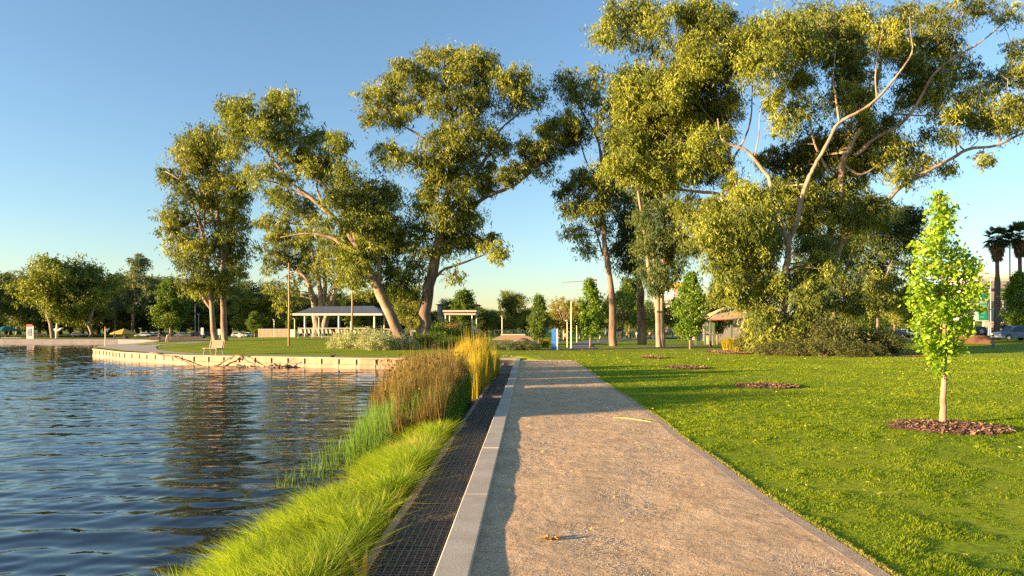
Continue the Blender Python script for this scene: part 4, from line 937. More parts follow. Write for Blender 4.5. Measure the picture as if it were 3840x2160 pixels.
# dark wood behind
random.seed(9)
WD = 'dark wood across the far shore'
x = -260; i = 0
while x < 1720:
    Y = random.uniform(150, 185); top = random.uniform(1015, 1075) if x < 900 else random.uniform(1085, 1130) if x < 1500 else random.uniform(1150, 1175)
    placed(random.choice(['darkA', 'darkB', 'darkA', 'gumB']), x, top, Y, 'dark gum in the unbroken wood on the skyline beyond the lake', WD, wf=random.uniform(1.3, 1.9))
    x += random.uniform(30, 48); i += 1
x = -300
while x < 1500:
    Y = random.uniform(133, 146)
    placed(random.choice(['darkA', 'darkA', 'gumB']), x, random.uniform(1085, 1135), Y, 'low dark gum in the front edge of the wood beyond the lake', 'low trees at the foot of the far wood', wf=random.uniform(1.6, 2.2))
    x += random.uniform(60, 90)
# centre and right middle distance
PT = 'trees planted across the park'
for key, px, top, Y, lab, wf in [
    ('coned', 1740, 1086, 120, 'olive tree behind the flat roofed shelter', 1.5),
    ('gumB', 1690, 1115, 125, 'loose olive tree left of the pale house roof', .9),
    ('gumB', 1922, 1083, 125, 'two lobed olive tree behind the lamp left of the dark park tree', .9),
    ('gumB', 1820, 1150, 130, 'low olive tree right of the flat roofed shelter', 1.4),
    ('gumB', 1870, 1160, 140, 'low olive tree between shelter and two lobed tree', 1.3),
    ('gumB', 1980, 1150, 150, 'low pale tree just left of the dark park tree', 1.2),
    ('coned', 2021, 1106, 51.5, 'dark green pyramidal park tree left of the blue totem sign', .88),
    ('round', 2118, 1112, 95, 'golden round crowned tree behind the lamps', 1.0),
    ('round', 2175, 1118, 100, 'golden round crowned tree hidden partly by the green park tree', .9),
    ('cone', 2213, 1046, 52.2, 'green park tree in front of the crane, its thin trunk beside the grey path', .88),
    ('cone', 2588, 1020, 51.6, 'bright green park tree left of the hip roofed shelter', 1.0),
    ('coned', 2690, 1050, 66, 'green park tree partly behind the golden foliage over the hip roofed shelter', .9),
    ('roundg', 2330, 1080, 110, 'rounded green tree right of the slender dark trunk', .9),
    ('coned', 2360, 1040, 120, 'tall pale green tree behind the rough dark trunk', 1.1),
    ('roundg', 2420, 1120, 105, 'rounded green tree behind the pale forked trunks', .8),
    ('roundg', 2520, 1110, 115, 'rounded green tree right of the pale forked trunks', .9),
    ('gumA', 2280, 1120, 130, 'olive gum far behind the slender dark trunk', 1.2),
    ('roundg', 2400, 1150, 150, 'low rounded tree far behind the playing group', 1.6),
    ('gumB', 2640, 1100, 150, 'olive gum far behind the bright green park tree', 1.1),
    ('roundg', 3180, 1120, 80, 'dark rounded tree behind the right grove undergrowth', 1.2),
    ('roundg', 3080, 1150, 85, 'dark rounded tree behind the second leaning trunk of the grove', 1.2),
    ('gumB', 3420, 1060, 85, 'olive gum with pale trunk just left of the bright young tree crown', .9),
    ('gumB', 3230, 1110, 100, 'olive gum far behind the small weeping gum', 1.1),
    ('gumA', 3360, 1080, 110, 'golden gum far behind the parked black sedan', 1.1),
    ('gumB', 3520, 1100, 110, 'olive gum hidden behind the bright young tree', 1.2),
    ('cone', 3822, 1018, 62, 'bright green street tree at the right edge in front of the palms', .95),
    ('roundg', 3770, 1175, 92, 'dark low tree behind the parked cars at the right', 1.0),
    ('roundg', 3860, 1170, 92, 'dark low tree at the right edge behind the cars', 1.2),
    ('gumB', 2500, 1150, 190, 'low olive tree far behind the grove on the horizon', 1.6)]:
    placed(key, px, top, Y, lab, PT, wf=wf)
x = 1500
while x < 4300:
    placed(random.choice(['darkA', 'gumB', 'gumB']), x, random.uniform(1160, 1195) if not 3600 < x < 3900 else 1195, random.uniform(200, 240), 'low olive gum in the distant tree line across the park', 'distant tree line behind the park', wf=random.uniform(1.8, 2.6))
    x += random.uniform(45, 70)
# shrubs
def shrub(key, px, top, pyb, lab, grp, wf=1.0, dp=0): return placed(key, px, top, 0, lab, grp, wf=wf, cat='shrub', pyb=pyb)
SG = 'sage shrubs at the foot of the leaning gum'
for px, top, pyb, lab, wf in [(1300, 1243, 1306, 'sage shrub at the left end of the row under the leaning gum', .9), (1345, 1235, 1308, 'tall sage shrub second from the left end of the row', .9), (1395, 1232, 1303, 'yellowish sage shrub in front of the right timber light pole', .8), (1400, 1253, 1312, 'low grey sage shrub at the front of the row', 1.1), (1450, 1248, 1311, 'grey sage shrub in the middle of the row', 1.0), (1495, 1262, 1311, 'sage shrub touching the leaning trunk', .9), (1532, 1272, 1311, 'brownish low sage shrub right of the leaning trunk', .9)]:
    shrub('sage', px, top, pyb, lab, SG, wf)
DG = 'dark shrubs around the straight dark trunk'
for px, top, pyb, lab, wf in [(1650, 1215, 1296, 'dark olive shrub right beside the straight dark trunk', .8), (1690, 1205, 1292, 'tall olive shrub below the flat roofed shelter', .8), (1735, 1232, 1294, 'dark rounded shrub below the red umbrella', .9), (1765, 1240, 1296, 'dark shrub at the right end below the shelter posts', .8), (1610, 1245, 1304, 'low dark shrub hiding the foot of the straight trunk', 1.0), (1700, 1260, 1306, 'low dark shrub in front of the tall olive one', 1.4)]:
    shrub('shrub', px, top, pyb, lab, DG, wf)
for px, top, pyb, lab, wf in [(1900, 1278, 1312, 'brown low shrub right of the golden reeds', 1.4), (1945, 1272, 1312, 'brown low shrub beside the pink boulder', 1.3), (1975, 1277, 1313, 'brown low shrub left of the dark park tree trunk', 1.0)]:
    shrub('brownsh', px, top, pyb, lab, 'brown shrubs before the skate plaza', wf)
UG = 'undergrowth around the right grove trunks'
random.seed(12)
for px, top, pyb, lab, wf in [(2880, 1180, 1325, 'tall drooping bush left of the pale forking trunk', .55), (2840, 1235, 1322, 'grey green bush left of the pale forking trunk', .8), (3005, 1235, 1330, 'bush right of the pale forking trunk', .8), (3060, 1215, 1328, 'bush under the second leaning trunk', .8), (3120, 1200, 1330, 'tall bush under the long bare limb', .8), (3180, 1215, 1328, 'dense bush in the middle of the right undergrowth', .8), (3235, 1225, 1329, 'dark bush near the right end of the undergrowth', .9), (3285, 1245, 1330, 'low dark bush beside the golden grass tuft', 1.1), (3090, 1270, 1336, 'low front bush under the second leaning trunk', 1.3), (3180, 1275, 1336, 'low front bush at the middle of the undergrowth', 1.3), (2985, 1275, 1334, 'low front bush right of the pale trunk foot', 1.1), (2900, 1285, 1332, 'low front bush left of the pale trunk foot', 1.1), (3250, 1285, 1337, 'low front bush near the golden grass tuft', 1.2)]:
    shrub('under', px, top - random.uniform(-6, 10), pyb, lab, UG, wf)
for px, top, pyb, lab in [(3230, 1190, 1280, 'green hedge bush behind the undergrowth near the black sedan'), (3160, 1180, 1282, 'green hedge bush behind the middle of the undergrowth'), (3720, 1170, 1248, 'dark hedge bush behind the green sign')]:
    shrub('shrub', px, top, pyb, lab, 'green bushes behind the right grove', 1.0)
random.seed(21)
for i, px in enumerate(range(-60, 720, 42)):
    placed('shrub', px, 1255, 118, 'low dark bush in the unbroken hedge strip behind the far shore path', 'hedge strip on the far shore', cat='shrub', wf=2.2)
# ------------------------------------------------------------------ grasses
GZ = np.vectorize(gz)
def grass_stuff(name, m, X, Y, H, W_, lean, tint, parent=None, bend=.5, label=None, cat=None, group=None, kind='stuff', db=None):
    Z = GZ(X, Y)
    C = np.stack([X, Y, Z - .02], 1)
    V = blades(C, H, W_, lean, rng, bend, db)
    o = np_mesh(name, V, 5, BF, tint, m, parent)
    if kind or label: tag(o, label, cat, group, kind)
    return o
# lawn blades: density falls with distance
def lawn():
    n = 400000
    u = rng.random(n); Y = 3.2 * (46 / 3.2) ** (u ** 1.25)            # log-uniform
    hw = 0.78 * Y + .4
    X = 2.30 + rng.random(n) * (np.maximum(.3, hw - 2.3))
    Y = np.clip(Y, 3.2, 46); 
    keep = rng.random(n) < np.clip((hw - 2.3) / 6.5, 0.05, 1)
    # no blades in the mulch ring
    X = X[keep]; Y = Y[keep]
    gg = (Y < 36) | (rng.random(len(Y)) < .6); X = X[gg]; Y = Y[gg]
    ring = ((X - 6.88) / 1.02) ** 2 + ((Y - 11.35) / .72) ** 2 < 1
    X = X[~ring]; Y = Y[~ring]
    nz = vnoise(X, Y, .16, 1) * .6 + vnoise(X, Y, .55, 2) * .4
    H = (.018 + .05 * nz ** 1.4) * (1 + .25 * (Y > 10))
    t = .25 + .35 * vnoise(X, Y, .9, 3) + .35 * (nz - .4) + rng.normal(size=len(X)) * .13
    grass_stuff('lawn_grass', M['g_lawn'], X, Y, H, .0045 + .0006 * Y, .9, t, bend=.4)
    # pale dry fringe along the edging
    n = 26000; Y = 3 * (34 / 3) ** rng.random(n)
    rd = np.vectorize(redge)(Y)
    X = rd + .125 + np.abs(rng.normal(size=n)) * .022
    grass_stuff('dry_grass_fringe', M['g_dry'], X, Y, rng.uniform(.02, .05, n), .006 + .001 * Y, .8, rng.uniform(.2, 1, n))
lawn()
def bank():
    n = 170000
    u = rng.random(n); Y = 3.4 * (14.5 / 3.4) ** u
    E = np.vectorize(bank_edge)(Y)
    X = -1.35 + (E + 1.35 - .02) * rng.random(n) ** .85
    nz = vnoise(X + 9, Y, .34, 5) * .6 + vnoise(X + 9, Y, .13, 6) * .4
    keep = (rng.random(n) < np.clip((nz - .28) * 4.5, .06, 1)) & ((Y < 10.5) | (rng.random(n) < (14.5 - Y) / 4.5))
    X, Y, nz = X[keep], Y[keep], nz[keep]
    H = (.06 + .52 * nz ** 1.5) * rng.uniform(.5, 1.35, len(X)) * np.clip(1.15 - .22 * np.abs(X + 1.7), .55, 1.1)
    H = np.minimum(H, .46)
    t = .02 + .6 * nz + .3 * vnoise(X + 9, Y, .9, 7) + rng.normal(size=len(X)) * .14
    grass_stuff('bank_grass', M['g_bank'], X, Y, H, .006 + .0005 * Y, .7, t, bend=.6)
    # taller loose blades next to the mesh that throw the ragged shade over the kerb
    n = 9000; Y = rng.uniform(1.0, 14, n); X = -1.40 - np.abs(rng.normal(size=n)) * .25
    k = vnoise(X * 0 + 3, Y, .8, 8) > .22; X, Y = X[k], Y[k]
    H = rng.uniform(.36, .46, len(X)) * (.40 + .75 * vnoise(X * 0 + 3, Y, .6, 8))
    grass_stuff('tall_bank_grass', M['g_bank'], X, Y, H, .007, .35, rng.uniform(.1, .8, len(X)), bend=.4)
    n = 9000; Y = 3.4 * (14 / 3.4) ** rng.random(n); E = np.vectorize(bank_edge)(Y); X = -1.3 + (E + 1.32) * rng.random(n)
    k = vnoise(X + 5, Y, .45, 15) > .45; X, Y = X[k], Y[k]
    grass_stuff('dead_straw', M['g_dry'], X, Y, rng.uniform(.12, .40, len(X)), .006 + .0004 * Y, 1.1, rng.uniform(0, .8, len(X)), bend=.8)
    # dry feathery tuft
    n = 900; X = -1.75 + rng.normal(size=n) * .13; Y = 10.2 + rng.normal(size=n) * .25
    t_ = thing('dry_grass_tuft', 'feathery straw coloured grass tuft between the green bank grass and the brown reeds', 'grass tuft', (-1.75, 10.2, gz(-1.75, 10.2)))
    grass_stuff('dry_blades', M['g_dry'], X, Y, rng.uniform(.25, .5, n), .008, .7, rng.uniform(.3, 1, n), t_, kind=None)
    # two broad flag leaves at the very front
    mb = MB()
    for px, py, h, w_, dx in ((1362, 2140, .34, .022, .03), (1345, 2130, .36, .022, -.12), (1290, 2140, .30, .015, -.03)):
        b = P(px, py, 5.0); b.z = gz(b.x, 5.0)
        pts = [b + Vector((dx * t * t, 0, h * t)) for t in np.linspace(0, 1, 7)]
        vs = []; 
        for i, p in enumerate(pts):
            ww = w_ * math.sin(math.pi * min(.97, .25 + .75 * i / 6)) 
            vs += [p - Vector((ww, 0, 0)), p + Vector((ww * .9, .01, 0))]
        mb.add(vs, [(2 * i, 2 * i + 1, 2 * i + 3, 2 * i + 2) for i in range(6)])
    o = build('flag_leaf_plant', mb, mat('flag_leaf', (.30, .38, .06), (.55, .36, .05), 5, .5))
    tag(o, 'broad green and orange flag leaves poking out of the bank grass beside the mesh', 'plant')
bank()
def reeds(name, label, m, n, x0, x1, y0, y1, hz, W_, lean, tint=(.2, .9), bend=.25, group='reed clumps on the near bank', gap=0):
    cx, cy = (x0(y0 / 2 + y1 / 2) + x1(y0 / 2 + y1 / 2)) / 2, (y0 + y1) / 2
    t_ = thing(name, label, 'reeds', (cx, cy, gz(cx, cy)), group)
    Y = rng.uniform(y0, y1, n); a = np.vectorize(x0)(Y); b = np.vectorize(x1)(Y); X = a + (b - a) * rng.random(n)
    e = np.minimum(1, 4 * np.minimum((Y - y0) / (y1 - y0), (y1 - Y) / (y1 - y0)) + .25)
    nz = vnoise(X + 20, Y, .5, 11)
    if gap:
        kp = vnoise(X * .35 + 7, Y, gap, 12) > (.42 if gap < .6 else .2); X, Y, nz, e = X[kp], Y[kp], nz[kp], e[kp]; n = len(X)
    Z = np.maximum(GZ(X, Y), WATER_Z - .1)
    H = (hz - Z) * (.55 + .5 * nz) * rng.uniform(.55, 1.05, n) ** .7 * (.55 + .45 * e) * np.where(rng.random(n) < .06, 1.3, 1.0)
    C = np.stack([X, Y, Z - .02], 1)
    V = blades(C, H, W_, lean, rng, bend, (.0, 0, 0))
    t = tint[0] + (tint[1] - tint[0]) * (rng.random(n) * .6 + nz * .4)
    np_mesh('blades', V, 5, BF, t, m, t_)
    return t_
r1 = reeds('brown_reeds', 'tall dark brown reed clump in front, between water and mesh', M['g_brown'], 24000, lambda y: -2.3 - (y - 12) * .09, lambda y: -1.45, 11.8, 17.5, 1.12, .012, .16, gap=.55)
n = 9000; Y = rng.uniform(12, 17.5, n); X = -1.4 - rng.random(n) * 1.35
grass_stuff('green_blades', M['g_sedge'], X, Y, rng.uniform(.5, 1.1, n), .011, .2, rng.random(n), r1, kind=None)
# seed heads
n = 1500; X = -1.45 - rng.random(n) * 1.4; Y = rng.uniform(12.2, 17.8, n)
Zt = .25 + rng.random(n) ** .7 * .75
Cc = np.stack([X, Y, Zt], 1)
np_mesh('seed_heads', leaf_quads(Cc, .08, .02, -.9), 4, [(0, 1, 2, 3)], rng.random(n) * .8, M['g_brown'], r1)
reeds('green_sedge', 'upright green sedge clump standing at the water edge left of the brown reeds', M['g_sedge'], 5200, lambda y: -3.05 - (y - 12) * .1, lambda y: -2.3, 11.3, 15.5, .25, .012, .22, (.1, 1))
reeds('golden_reeds', 'tall golden yellow reed clump behind the brown one beside the kerb', M['g_gold'], 30000, lambda y: -2.15, lambda y: -1.32 + .03 * (y - 19), 18.5, 27, 1.32, .017, .10, (.1, 1), gap=.8)
reeds('dry_reeds', 'thin dry brown reed stalks in front of the beige retaining wall', M['g_brown'], 9000, lambda y: -4.9 - (y - 27) * .05, lambda y: -1.8, 19.5, 33, .95, .016, .10, (.3, 1.2))
reeds('sparse_reeds', 'few thin green reed stems standing in the open water beside the bank', M['g_sedge'], 260, lambda y: -3.6, lambda y: -3.0, 9.8, 13.5, -.15, .010, .3, (.1, .8))
# ornamental grasses at the grove and plaza
def tuft(px, pyb, ptop, wpx, m, label, n=900, grp='ornamental grass tufts in the park'):
    b = G(px, pyb); r = wpx * .5 / F * b.y; h = top_z(ptop, b.y) - b.z
    t_ = thing('grass_tuft', label, 'grass tuft', b, grp)
    a = rng.uniform(0, 6.28, n); rr = rng.random(n) ** .6 * r * .6
    X = b.x + np.cos(a) * rr; Y = b.y + np.sin(a) * rr
    C = np.stack([X, Y, np.full(n, b.z - .03)], 1)
    V = blades(C, rng.uniform(.6, 1.1, n) * h, .035, .5, rng, .6)
    np_mesh('blades', V, 5, BF, rng.random(n), m, t_)
tuft(2740, 1315, 1262, 90, M['g_gold'], 'wide olive gold grass tuft at the left end of the grove bed', 1400)
tuft(2795, 1314, 1258, 70, M['g_brown'], 'brown feathery grass tuft left of the drooping bush', 1200)
tuft(2765, 1323, 1298, 40, M['g_gold'], 'small bright yellow grass tuft on the mulch at the grove', 500)
tuft(3345, 1328, 1272, 60, M['g_gold'], 'golden orange grass tuft at the right end of the grove undergrowth', 1200)
tuft(1805, 1308, 1262, 60, M['g_brown'], 'brown grass tuft at the end of the dark shrub bed', 900)
tuft(2045, 1302, 1268, 40, M['g_gold'], 'small golden grass tuft between the dark park tree and the totem sign', 500)
# fallen leaves on the lawn and mulch beds
def mulch(px, py, wpx, label, hpx, grp='bark mulch beds on the lawn'):
    b = G(px, py); rx = wpx * .5 / F * b.y
    y0 = G(px, py + hpx * .5).y; y1 = G(px, py - hpx * .5).y; ry = (y1 - y0) / 2; cy = (y0 + y1) / 2
    t_ = thing('mulch_bed', label, 'mulch bed', (b.x, cy, b.z), grp)
    mb = MB(); vs = [(b.x, cy, gz(b.x, cy) + .05)]; n = 40
    for k in range(n):
        a = 2 * math.pi * k / n; q = 1 + .07 * math.sin(3 * a + px) + .05 * math.sin(7 * a)
        vs.append((b.x + rx * q * math.cos(a), cy + ry * q * math.sin(a), gz(b.x + rx * q * math.cos(a), cy + ry * q * math.sin(a)) + .008))
    mb.add(vs, [(0, 1 + k, 1 + (k + 1) % n) for k in range(n)])
    build('mulch_base', mb, M['mulch'], t_)
    n = int(min(9000, max(700, rx * ry * 3500))); a = rng.uniform(0, 6.28, n); r = rng.random(n) ** .5 * 1.03
    X = b.x + np.cos(a) * r * rx; Yy = cy + np.sin(a) * r * ry
    C = np.stack([X, Yy, np.full(n, b.z + .03) + .025 * (1 - r) + rng.random(n) * .012], 1)
    d = unit(rng.normal(size=(n, 3)) * np.array([1, 1, .25])); w_ = unit(np.cross(d, rng.normal(size=(n, 3)) * .4 + np.array([0, 0, 1])))
    s = rng.uniform(.015, .042, n)[:, None] * (1 + cy / 60); V = np.stack([C - d * s - w_ * s * .3, C + d * s - w_ * s * .25, C + d * s + w_ * s * .3, C - d * s + w_ * s * .25], 1)
    np_mesh('bark_chips', V, 4, [(0, 1, 2, 3)], rng.random(n), M['chips'], t_)
M['chips'] = leaf_mat('bark_chips', (.06, .03, .02), (.17, .09, .06), (.38, .24, .16), .0, .8)
mulch(3568, 1608, 405, 'round bark mulch bed around the foot of the bright young tree', 52)
mulch(2878, 1450, 235, 'dark oval mulch patch on the near lawn with tree shade on its left', 17)
mulch(2575, 1380, 150, 'oval mulch patch in the lawn middle distance beside the path shade', 11)
mulch(2450, 1342, 85, 'small faint mulch patch on the lawn nearest the path end', 7)
mulch(2745, 1322, 170, 'reddish mulch bed under the grass tufts at the grove left end', 12)
mulch(3390, 1334, 190, 'reddish mulch strip at the right end of the grove bed', 7)
n = 1700; Y = 4 * (50 / 4) ** (rng.random(n) ** .55); X = 2.4 + rng.random(n) * (.74 * Y)
X = np.where(rng.random(n) < .25, rng.uniform(-.2, 2.1, n), X); X = np.where(Y > 36, X - 6, X)
C = np.stack([X, Y, GZ(np.maximum(X, -.4), Y) + .03], 1)
d = unit(rng.normal(size=(n, 3)) * np.array([1, 1, .3])); w_ = unit(np.cross(d, rng.normal(size=(n, 3)) * .5 + np.array([0, 0, 1])))
s = (rng.uniform(.010, .026, n) * (.45 + Y / 14))[:, None]
C[:, 2] = np.where((X < 2.2) & (Y < 34), .022, C[:, 2])
tag(np_mesh('fallen_leaves', np.stack([C - d * s, C + w_ * s * .35, C + d * s, C - w_ * s * .35], 1), 4, [(0, 1, 2, 3)], rng.uniform(.3, 1, n), M['g_dry']), None, None, kind='stuff')
# loose stones of the path
n = 26000; Y = 3.3 * (16 / 3.3) ** rng.random(n); X = -.35 + rng.random(n) * 2.5
s = rng.uniform(.002, .006, n) * (.8 + .05 * Y); C = np.stack([X, Y, np.full(n, .012)], 1)
o_ = np.array([[1, 0, -.3], [0, 1, -.3], [-1, 0, -.3], [0, -1, -.3], [.1, .1, .8]])
V = C[:, None, :] + o_[None] * s[:, None, None] * rng.uniform(.6, 1.3, (n, 5, 1))
tag(np_mesh('loose_gravel', V, 5, [(0, 1, 4), (1, 2, 4), (2, 3, 4), (3, 0, 4)], rng.random(n), leaf_mat('gravel_grains', (.30, .23, .17), (.48, .38, .28), (.66, .56, .44), 0, .8)), None, None, kind='stuff')

# ------------------------------------------------------------------ small things in the foreground
b = G(2068, 2030); mb = MB()
mb.tube([b + Vector((-.12, .0, .02)), b + Vector((-.05, .01, .025)), b + Vector((0, 0, .02))], [.003, .004, .006], 5)
for k in range(9):
    a = random.uniform(0, 6.28); mb.add([b + Vector((0, 0, .01)), b + Vector((.04 * math.cos(a) - .01, .03 * math.sin(a), .045)), b + Vector((.07 * math.cos(a), .05 * math.sin(a), .03)), b + Vector((.03 * math.cos(a + .5), .03 * math.sin(a + .5), .01))], [(0, 1, 2, 3)])
tag(build('fallen_twig', mb, mat('brown_twig', (.30, .16, .04), (.42, .26, .06), 20, .8)), 'small brown leafy twig lying on the gravel path', 'twig')
b = G(2330, 1575); mb = MB()
pts = [G(px, py) + Vector((0, 0, .03)) for px, py in ((2300, 1572), (2345, 1574), (2390, 1580), (2440, 1588), (2490, 1586))]
mb.tube(pts, [.006, .007, .007, .006, .004], 5)
tag(build('fallen_frond', mb, M['g_dry'] if False else mat('dry_stalk', (.5, .42, .1), None, rough=.8)), 'long yellow stalk lying across the right edge of the path', 'stalk')

# branches and logs at the foot of the wall
def log(name, label, pts, r0_, m, Y=38.6, cat='branch', grp='driftwood along the retaining wall'):
    mb = MB(); P_ = []; r = r0_ * .62
    for px, py in pts:
        P_.append(P(px, py, Y if not callable(Y) else Y(px)))
    pp = []
    for i in range(len(P_) - 1):
        for j in range(4): pp.append(P_[i].lerp(P_[i + 1], j / 4) + Vector(rng.normal(size=3)) * r * .35)
    pp.append(P_[-1]); n_ = len(pp)
    mb.tube(pp, [r * (1 - .5 * i / n_) * random.uniform(.85, 1.15) for i in range(n_)], 7)
    return tag(build(name, mb, m, smooth=True), label, cat, grp)
def wy(px):       # distance just in front of the wall
    for (x0, y0), (x1, y1) in zip(WALL, WALL[1:]):
        a, b = VX + x0 / y0 * F, VX + x1 / y1 * F
        if b <= px <= a: return y0 + (y1 - y0) * (a - px) / (a - b) - .45
    return 38
log('fallen_branch', 'long bare branch leaning into the water left of the bench', [(560, 1322), (650, 1336), (700, 1358), (738, 1378)], .09, M['log'], wy)
log('fallen_branch', 'forked bare branch rising from the water onto the wall below the bench', [(786, 1383), (812, 1370), (862, 1346), (880, 1334), (912, 1330)], .10, M['log'], wy)
log('fallen_branch', 'thin grey branch sloping down the wall right of the forked one', [(900, 1337), (925, 1352), (960, 1372), (985, 1379)], .06, M['log'], wy)
log('fallen_branch', 'short thin branch leaning on the wall above the round dark log', [(1068, 1370), (1085, 1356), (1104, 1343)], .05, M['log'], wy)
for lab, pts, r in (('floating log with a wet dark end, leftmost at the wall', [(640, 1377), (700, 1380), (772, 1377)], .13), ('low floating log between the two leaning branches', [(700, 1383), (760, 1386), (850, 1388)], .10), ('dark floating log with knobbly end under the forked branch', [(790, 1384), (830, 1388), (872, 1384)], .16), ('dark floating log block right of the forked branch', [(866, 1378), (900, 1374), (930, 1376)], .17), ('thick round wet log beside the wall', [(1006, 1377), (1030, 1376), (1052, 1377)], .26), ('smooth grey log end right of the thick round one', [(1056, 1377), (1075, 1378), (1087, 1380)], .17)):
    log('floating_log', lab, pts, r, M['wetlog'], lambda px: wy(px) - .25, 'log')
g = G(1238, 1342); mb = MB(); mb.ball((g.x, g.y + .3, g.z + .08), (.16, .1, .07), 8, 5); mb.ball((g.x + .16, g.y + .3, g.z + .17), (.05, .05, .06), 6, 4)
tag(build('duck', mb, M['dark'], smooth=True), 'small dark water bird resting on top of the wall', 'bird')
# rocks in the water at the left of wall

# ------------------------------------------------------------------ built things
def pbox(mb, px0, px1, py0, py1, Y, d=.1, dy=0):      # box seen between pixels, thickness d
    a = P(px0, py1, Y + dy); b = P(px1, py0, Y + dy)
    return mb.box(a.x, b.x, Y + dy, Y + dy + d, a.z, b.z)
# pavilion
Y = 80; b0 = at(1250, Y); Gz = b0.z
pav = thing('pavilion', 'open pavilion with long blue grey roof on white posts beside the lake', 'pavilion', b0)
zl = top_z(1176, Y); zr = top_z(1150, Y + 3)
mb = MB(); xa, xb = P(1098, 0, Y).x, P(1432, 0, Y).x
xr0, xr1 = P(1178, 0, Y + 3.2).x, P(1402, 0, Y + 3.2).x
ze = top_z(1176, Y)
mb.add([(xa, Y, ze), (xb, Y, ze), (xb, Y + 6.4, ze), (xa, Y + 6.4, ze), (xr0, Y + 3.2, top_z(1150, Y + 3.2)), (xr1, Y + 3.2, top_z(1147, Y + 3.2))], [(0, 1, 5, 4), (1, 2, 5), (2, 3, 4, 5), (3, 0, 4), (3, 2, 1, 0)])
build('roof', mb, M['roofblue'], pav)
mb = MB(); mb.box(xa - .03, xb + .03, Y - .06, Y - .003, ze - .22, ze + .03); mb.box(xa - .06, xa - .003, Y, Y + 6.4, ze - .2, ze + .02); mb.box(xb + .003, xb + .06, Y, Y + 6.4, ze - .2, ze + .02)
build('fascia', mb, M['white'], pav)
for px in (1140, 1268, 1402):
    x = P(px, 0, Y).x
    for dy in (.4, 5.8):
        mb = MB(); mb.tube([(x, Y + dy, gz(x, Y + dy) - .1), (x, Y + dy, ze - .23)], .13 if dy < 1 else .08, 8); build('post', mb, M['white'], pav)
mb = MB(); mb.box(xa + 2.5, xb + 2.5, Y - 1.8, Y + 7, Gz - .2, Gz + .05)
build('slab', mb, M['paving'], pav)
# bleacher seats
Yb = 76.5
def seat_proto():
    t_ = thing('bleacher_seat', None, None, (0, 0, 0))
    mb = MB(); Mx = Matrix.Translation((0, .12, .62)) @ Matrix.Rotation(R(-18), 4, 'X'); mb.box(-.24, .24, -.02, .02, -.22, .22, Mx); build('backrest', mb, M['screen'], t_)
    mb = MB(); mb.box(-.24, .24, -.30, .08, .40, .44); build('seat', mb, M['screen'], t_)
    for s in (-1, 1):
        mb = MB(); mb.tube([(s * .2, -.22, 0), (s * .18, .1, .6)], .02, 5); mb.tube([(s * .2, .16, 0), (s * .18, -.1, .4)], .02, 5); build('leg', mb, M['grey'], t_)
    return t_
sp = seat_proto(); k = 0
for grp_, (x0, x1) in (('first from the left', (1129, 1172)), ('second from the left', (1193, 1238)), ('third from the left', (1268, 1302)), ('fourth from the left', (1330, 1372))):
    for i in range(4):
        px = x0 + (x1 - x0) * i / 3; p = at(px, Yb); p.z += .05
        sc_ = 1.0
        o = sp if k == 0 else copy_tree(sp, None, p, R(160), sc_)
        if k == 0: sp.location = p; sp.rotation_euler = (0, 0, R(160))
        tag(o, 'pale %s seat in the seat block %s under the blue roof' % (['leftmost', 'second', 'third', 'rightmost'][i], grp_), 'seat', 'pale seats in rows under the pavilion'); k += 1
def fence_rail():
    t_ = thing('handrail', 'long pale handrail running right from the white pillar past the seats', 'railing', at(1250, 73))
    pts = [P(px, py, 73) for px, py in ((1118, 1231), (1250, 1231), (1400, 1231), (1480, 1236), (1560, 1242))]
    mb = MB(); mb.tube(pts, .05, 6); build('top_rail', mb, M['white'], t_)
    for i, px in enumerate((1118, 1170, 1207, 1260, 1290, 1342, 1400, 1460, 1545)):
        zt = np.interp(px, [1118, 1250, 1400, 1480, 1560], [top_z(v, 73) for v in (1231, 1231, 1231, 1236, 1242)])
        p = at(px, 73); mb = MB(); mb.tube([(p.x, 73, p.z - .1), (p.x, 73, zt)], .03, 5); build('rail_post', mb, M['white'], t_)
fence_rail()
def slat_fence():
    Yf = 78; t_ = thing('slat_fence', 'pale timber slat screen fence left of the white pillar', 'fence', at(1035, Yf))
    mb = MB(); px = 968
    while px < 1085:
        a = P(px, 1267, Yf); b = P(px + 3.6, 1236, Yf); mb.box(a.x, b.x, Yf, Yf + .05, min(a.z, at(px, Yf).z), b.z + random.uniform(-.02, .02)); px += 4.9
    build('slats', mb, M['screen'], t_)
    mb = MB(); pbox(mb, 966, 1087, 1233, 1236, Yf, .12, -.02); build('top_rail', mb, M['grey'], t_)
slat_fence()
mb = MB(); pbox(mb, 1087, 1107, 1235, 1268, 77.8, .5); tag(build('pillar', mb, M['white'], bevel=.02), 'short white rendered pillar at the right end of the slat fence', 'pillar')
# flat roofed shelter
Y = 88; sh = thing('flat_shelter', 'flat roofed shelter on thin white posts behind the dark shrubs', 'shelter', at(1720, Y))
mb = MB(); a = P(1660, 1170, Y); b = P(1786, 1163, Y); mb.box(a.x, b.x, Y, Y + 5, a.z, b.z); a = P(1664, 1181, Y); b = P(1783, 1174, Y); mb.box(a.x, b.x, Y + .1, Y + 4.9, a.z, b.z)
build('roof', mb, M['stoneb'], sh)
for px, dy in ((1770, .3), (1782, 2.5), (1670, .3), (1672, 4.5)):
    x = P(px, 0, Y).x; mb = MB(); mb.tube([(x, Y + dy, gz(x, Y + dy) - .1), (x, Y + dy, top_z(1181, Y))], .09, 6); build('post', mb, M['white'], sh)
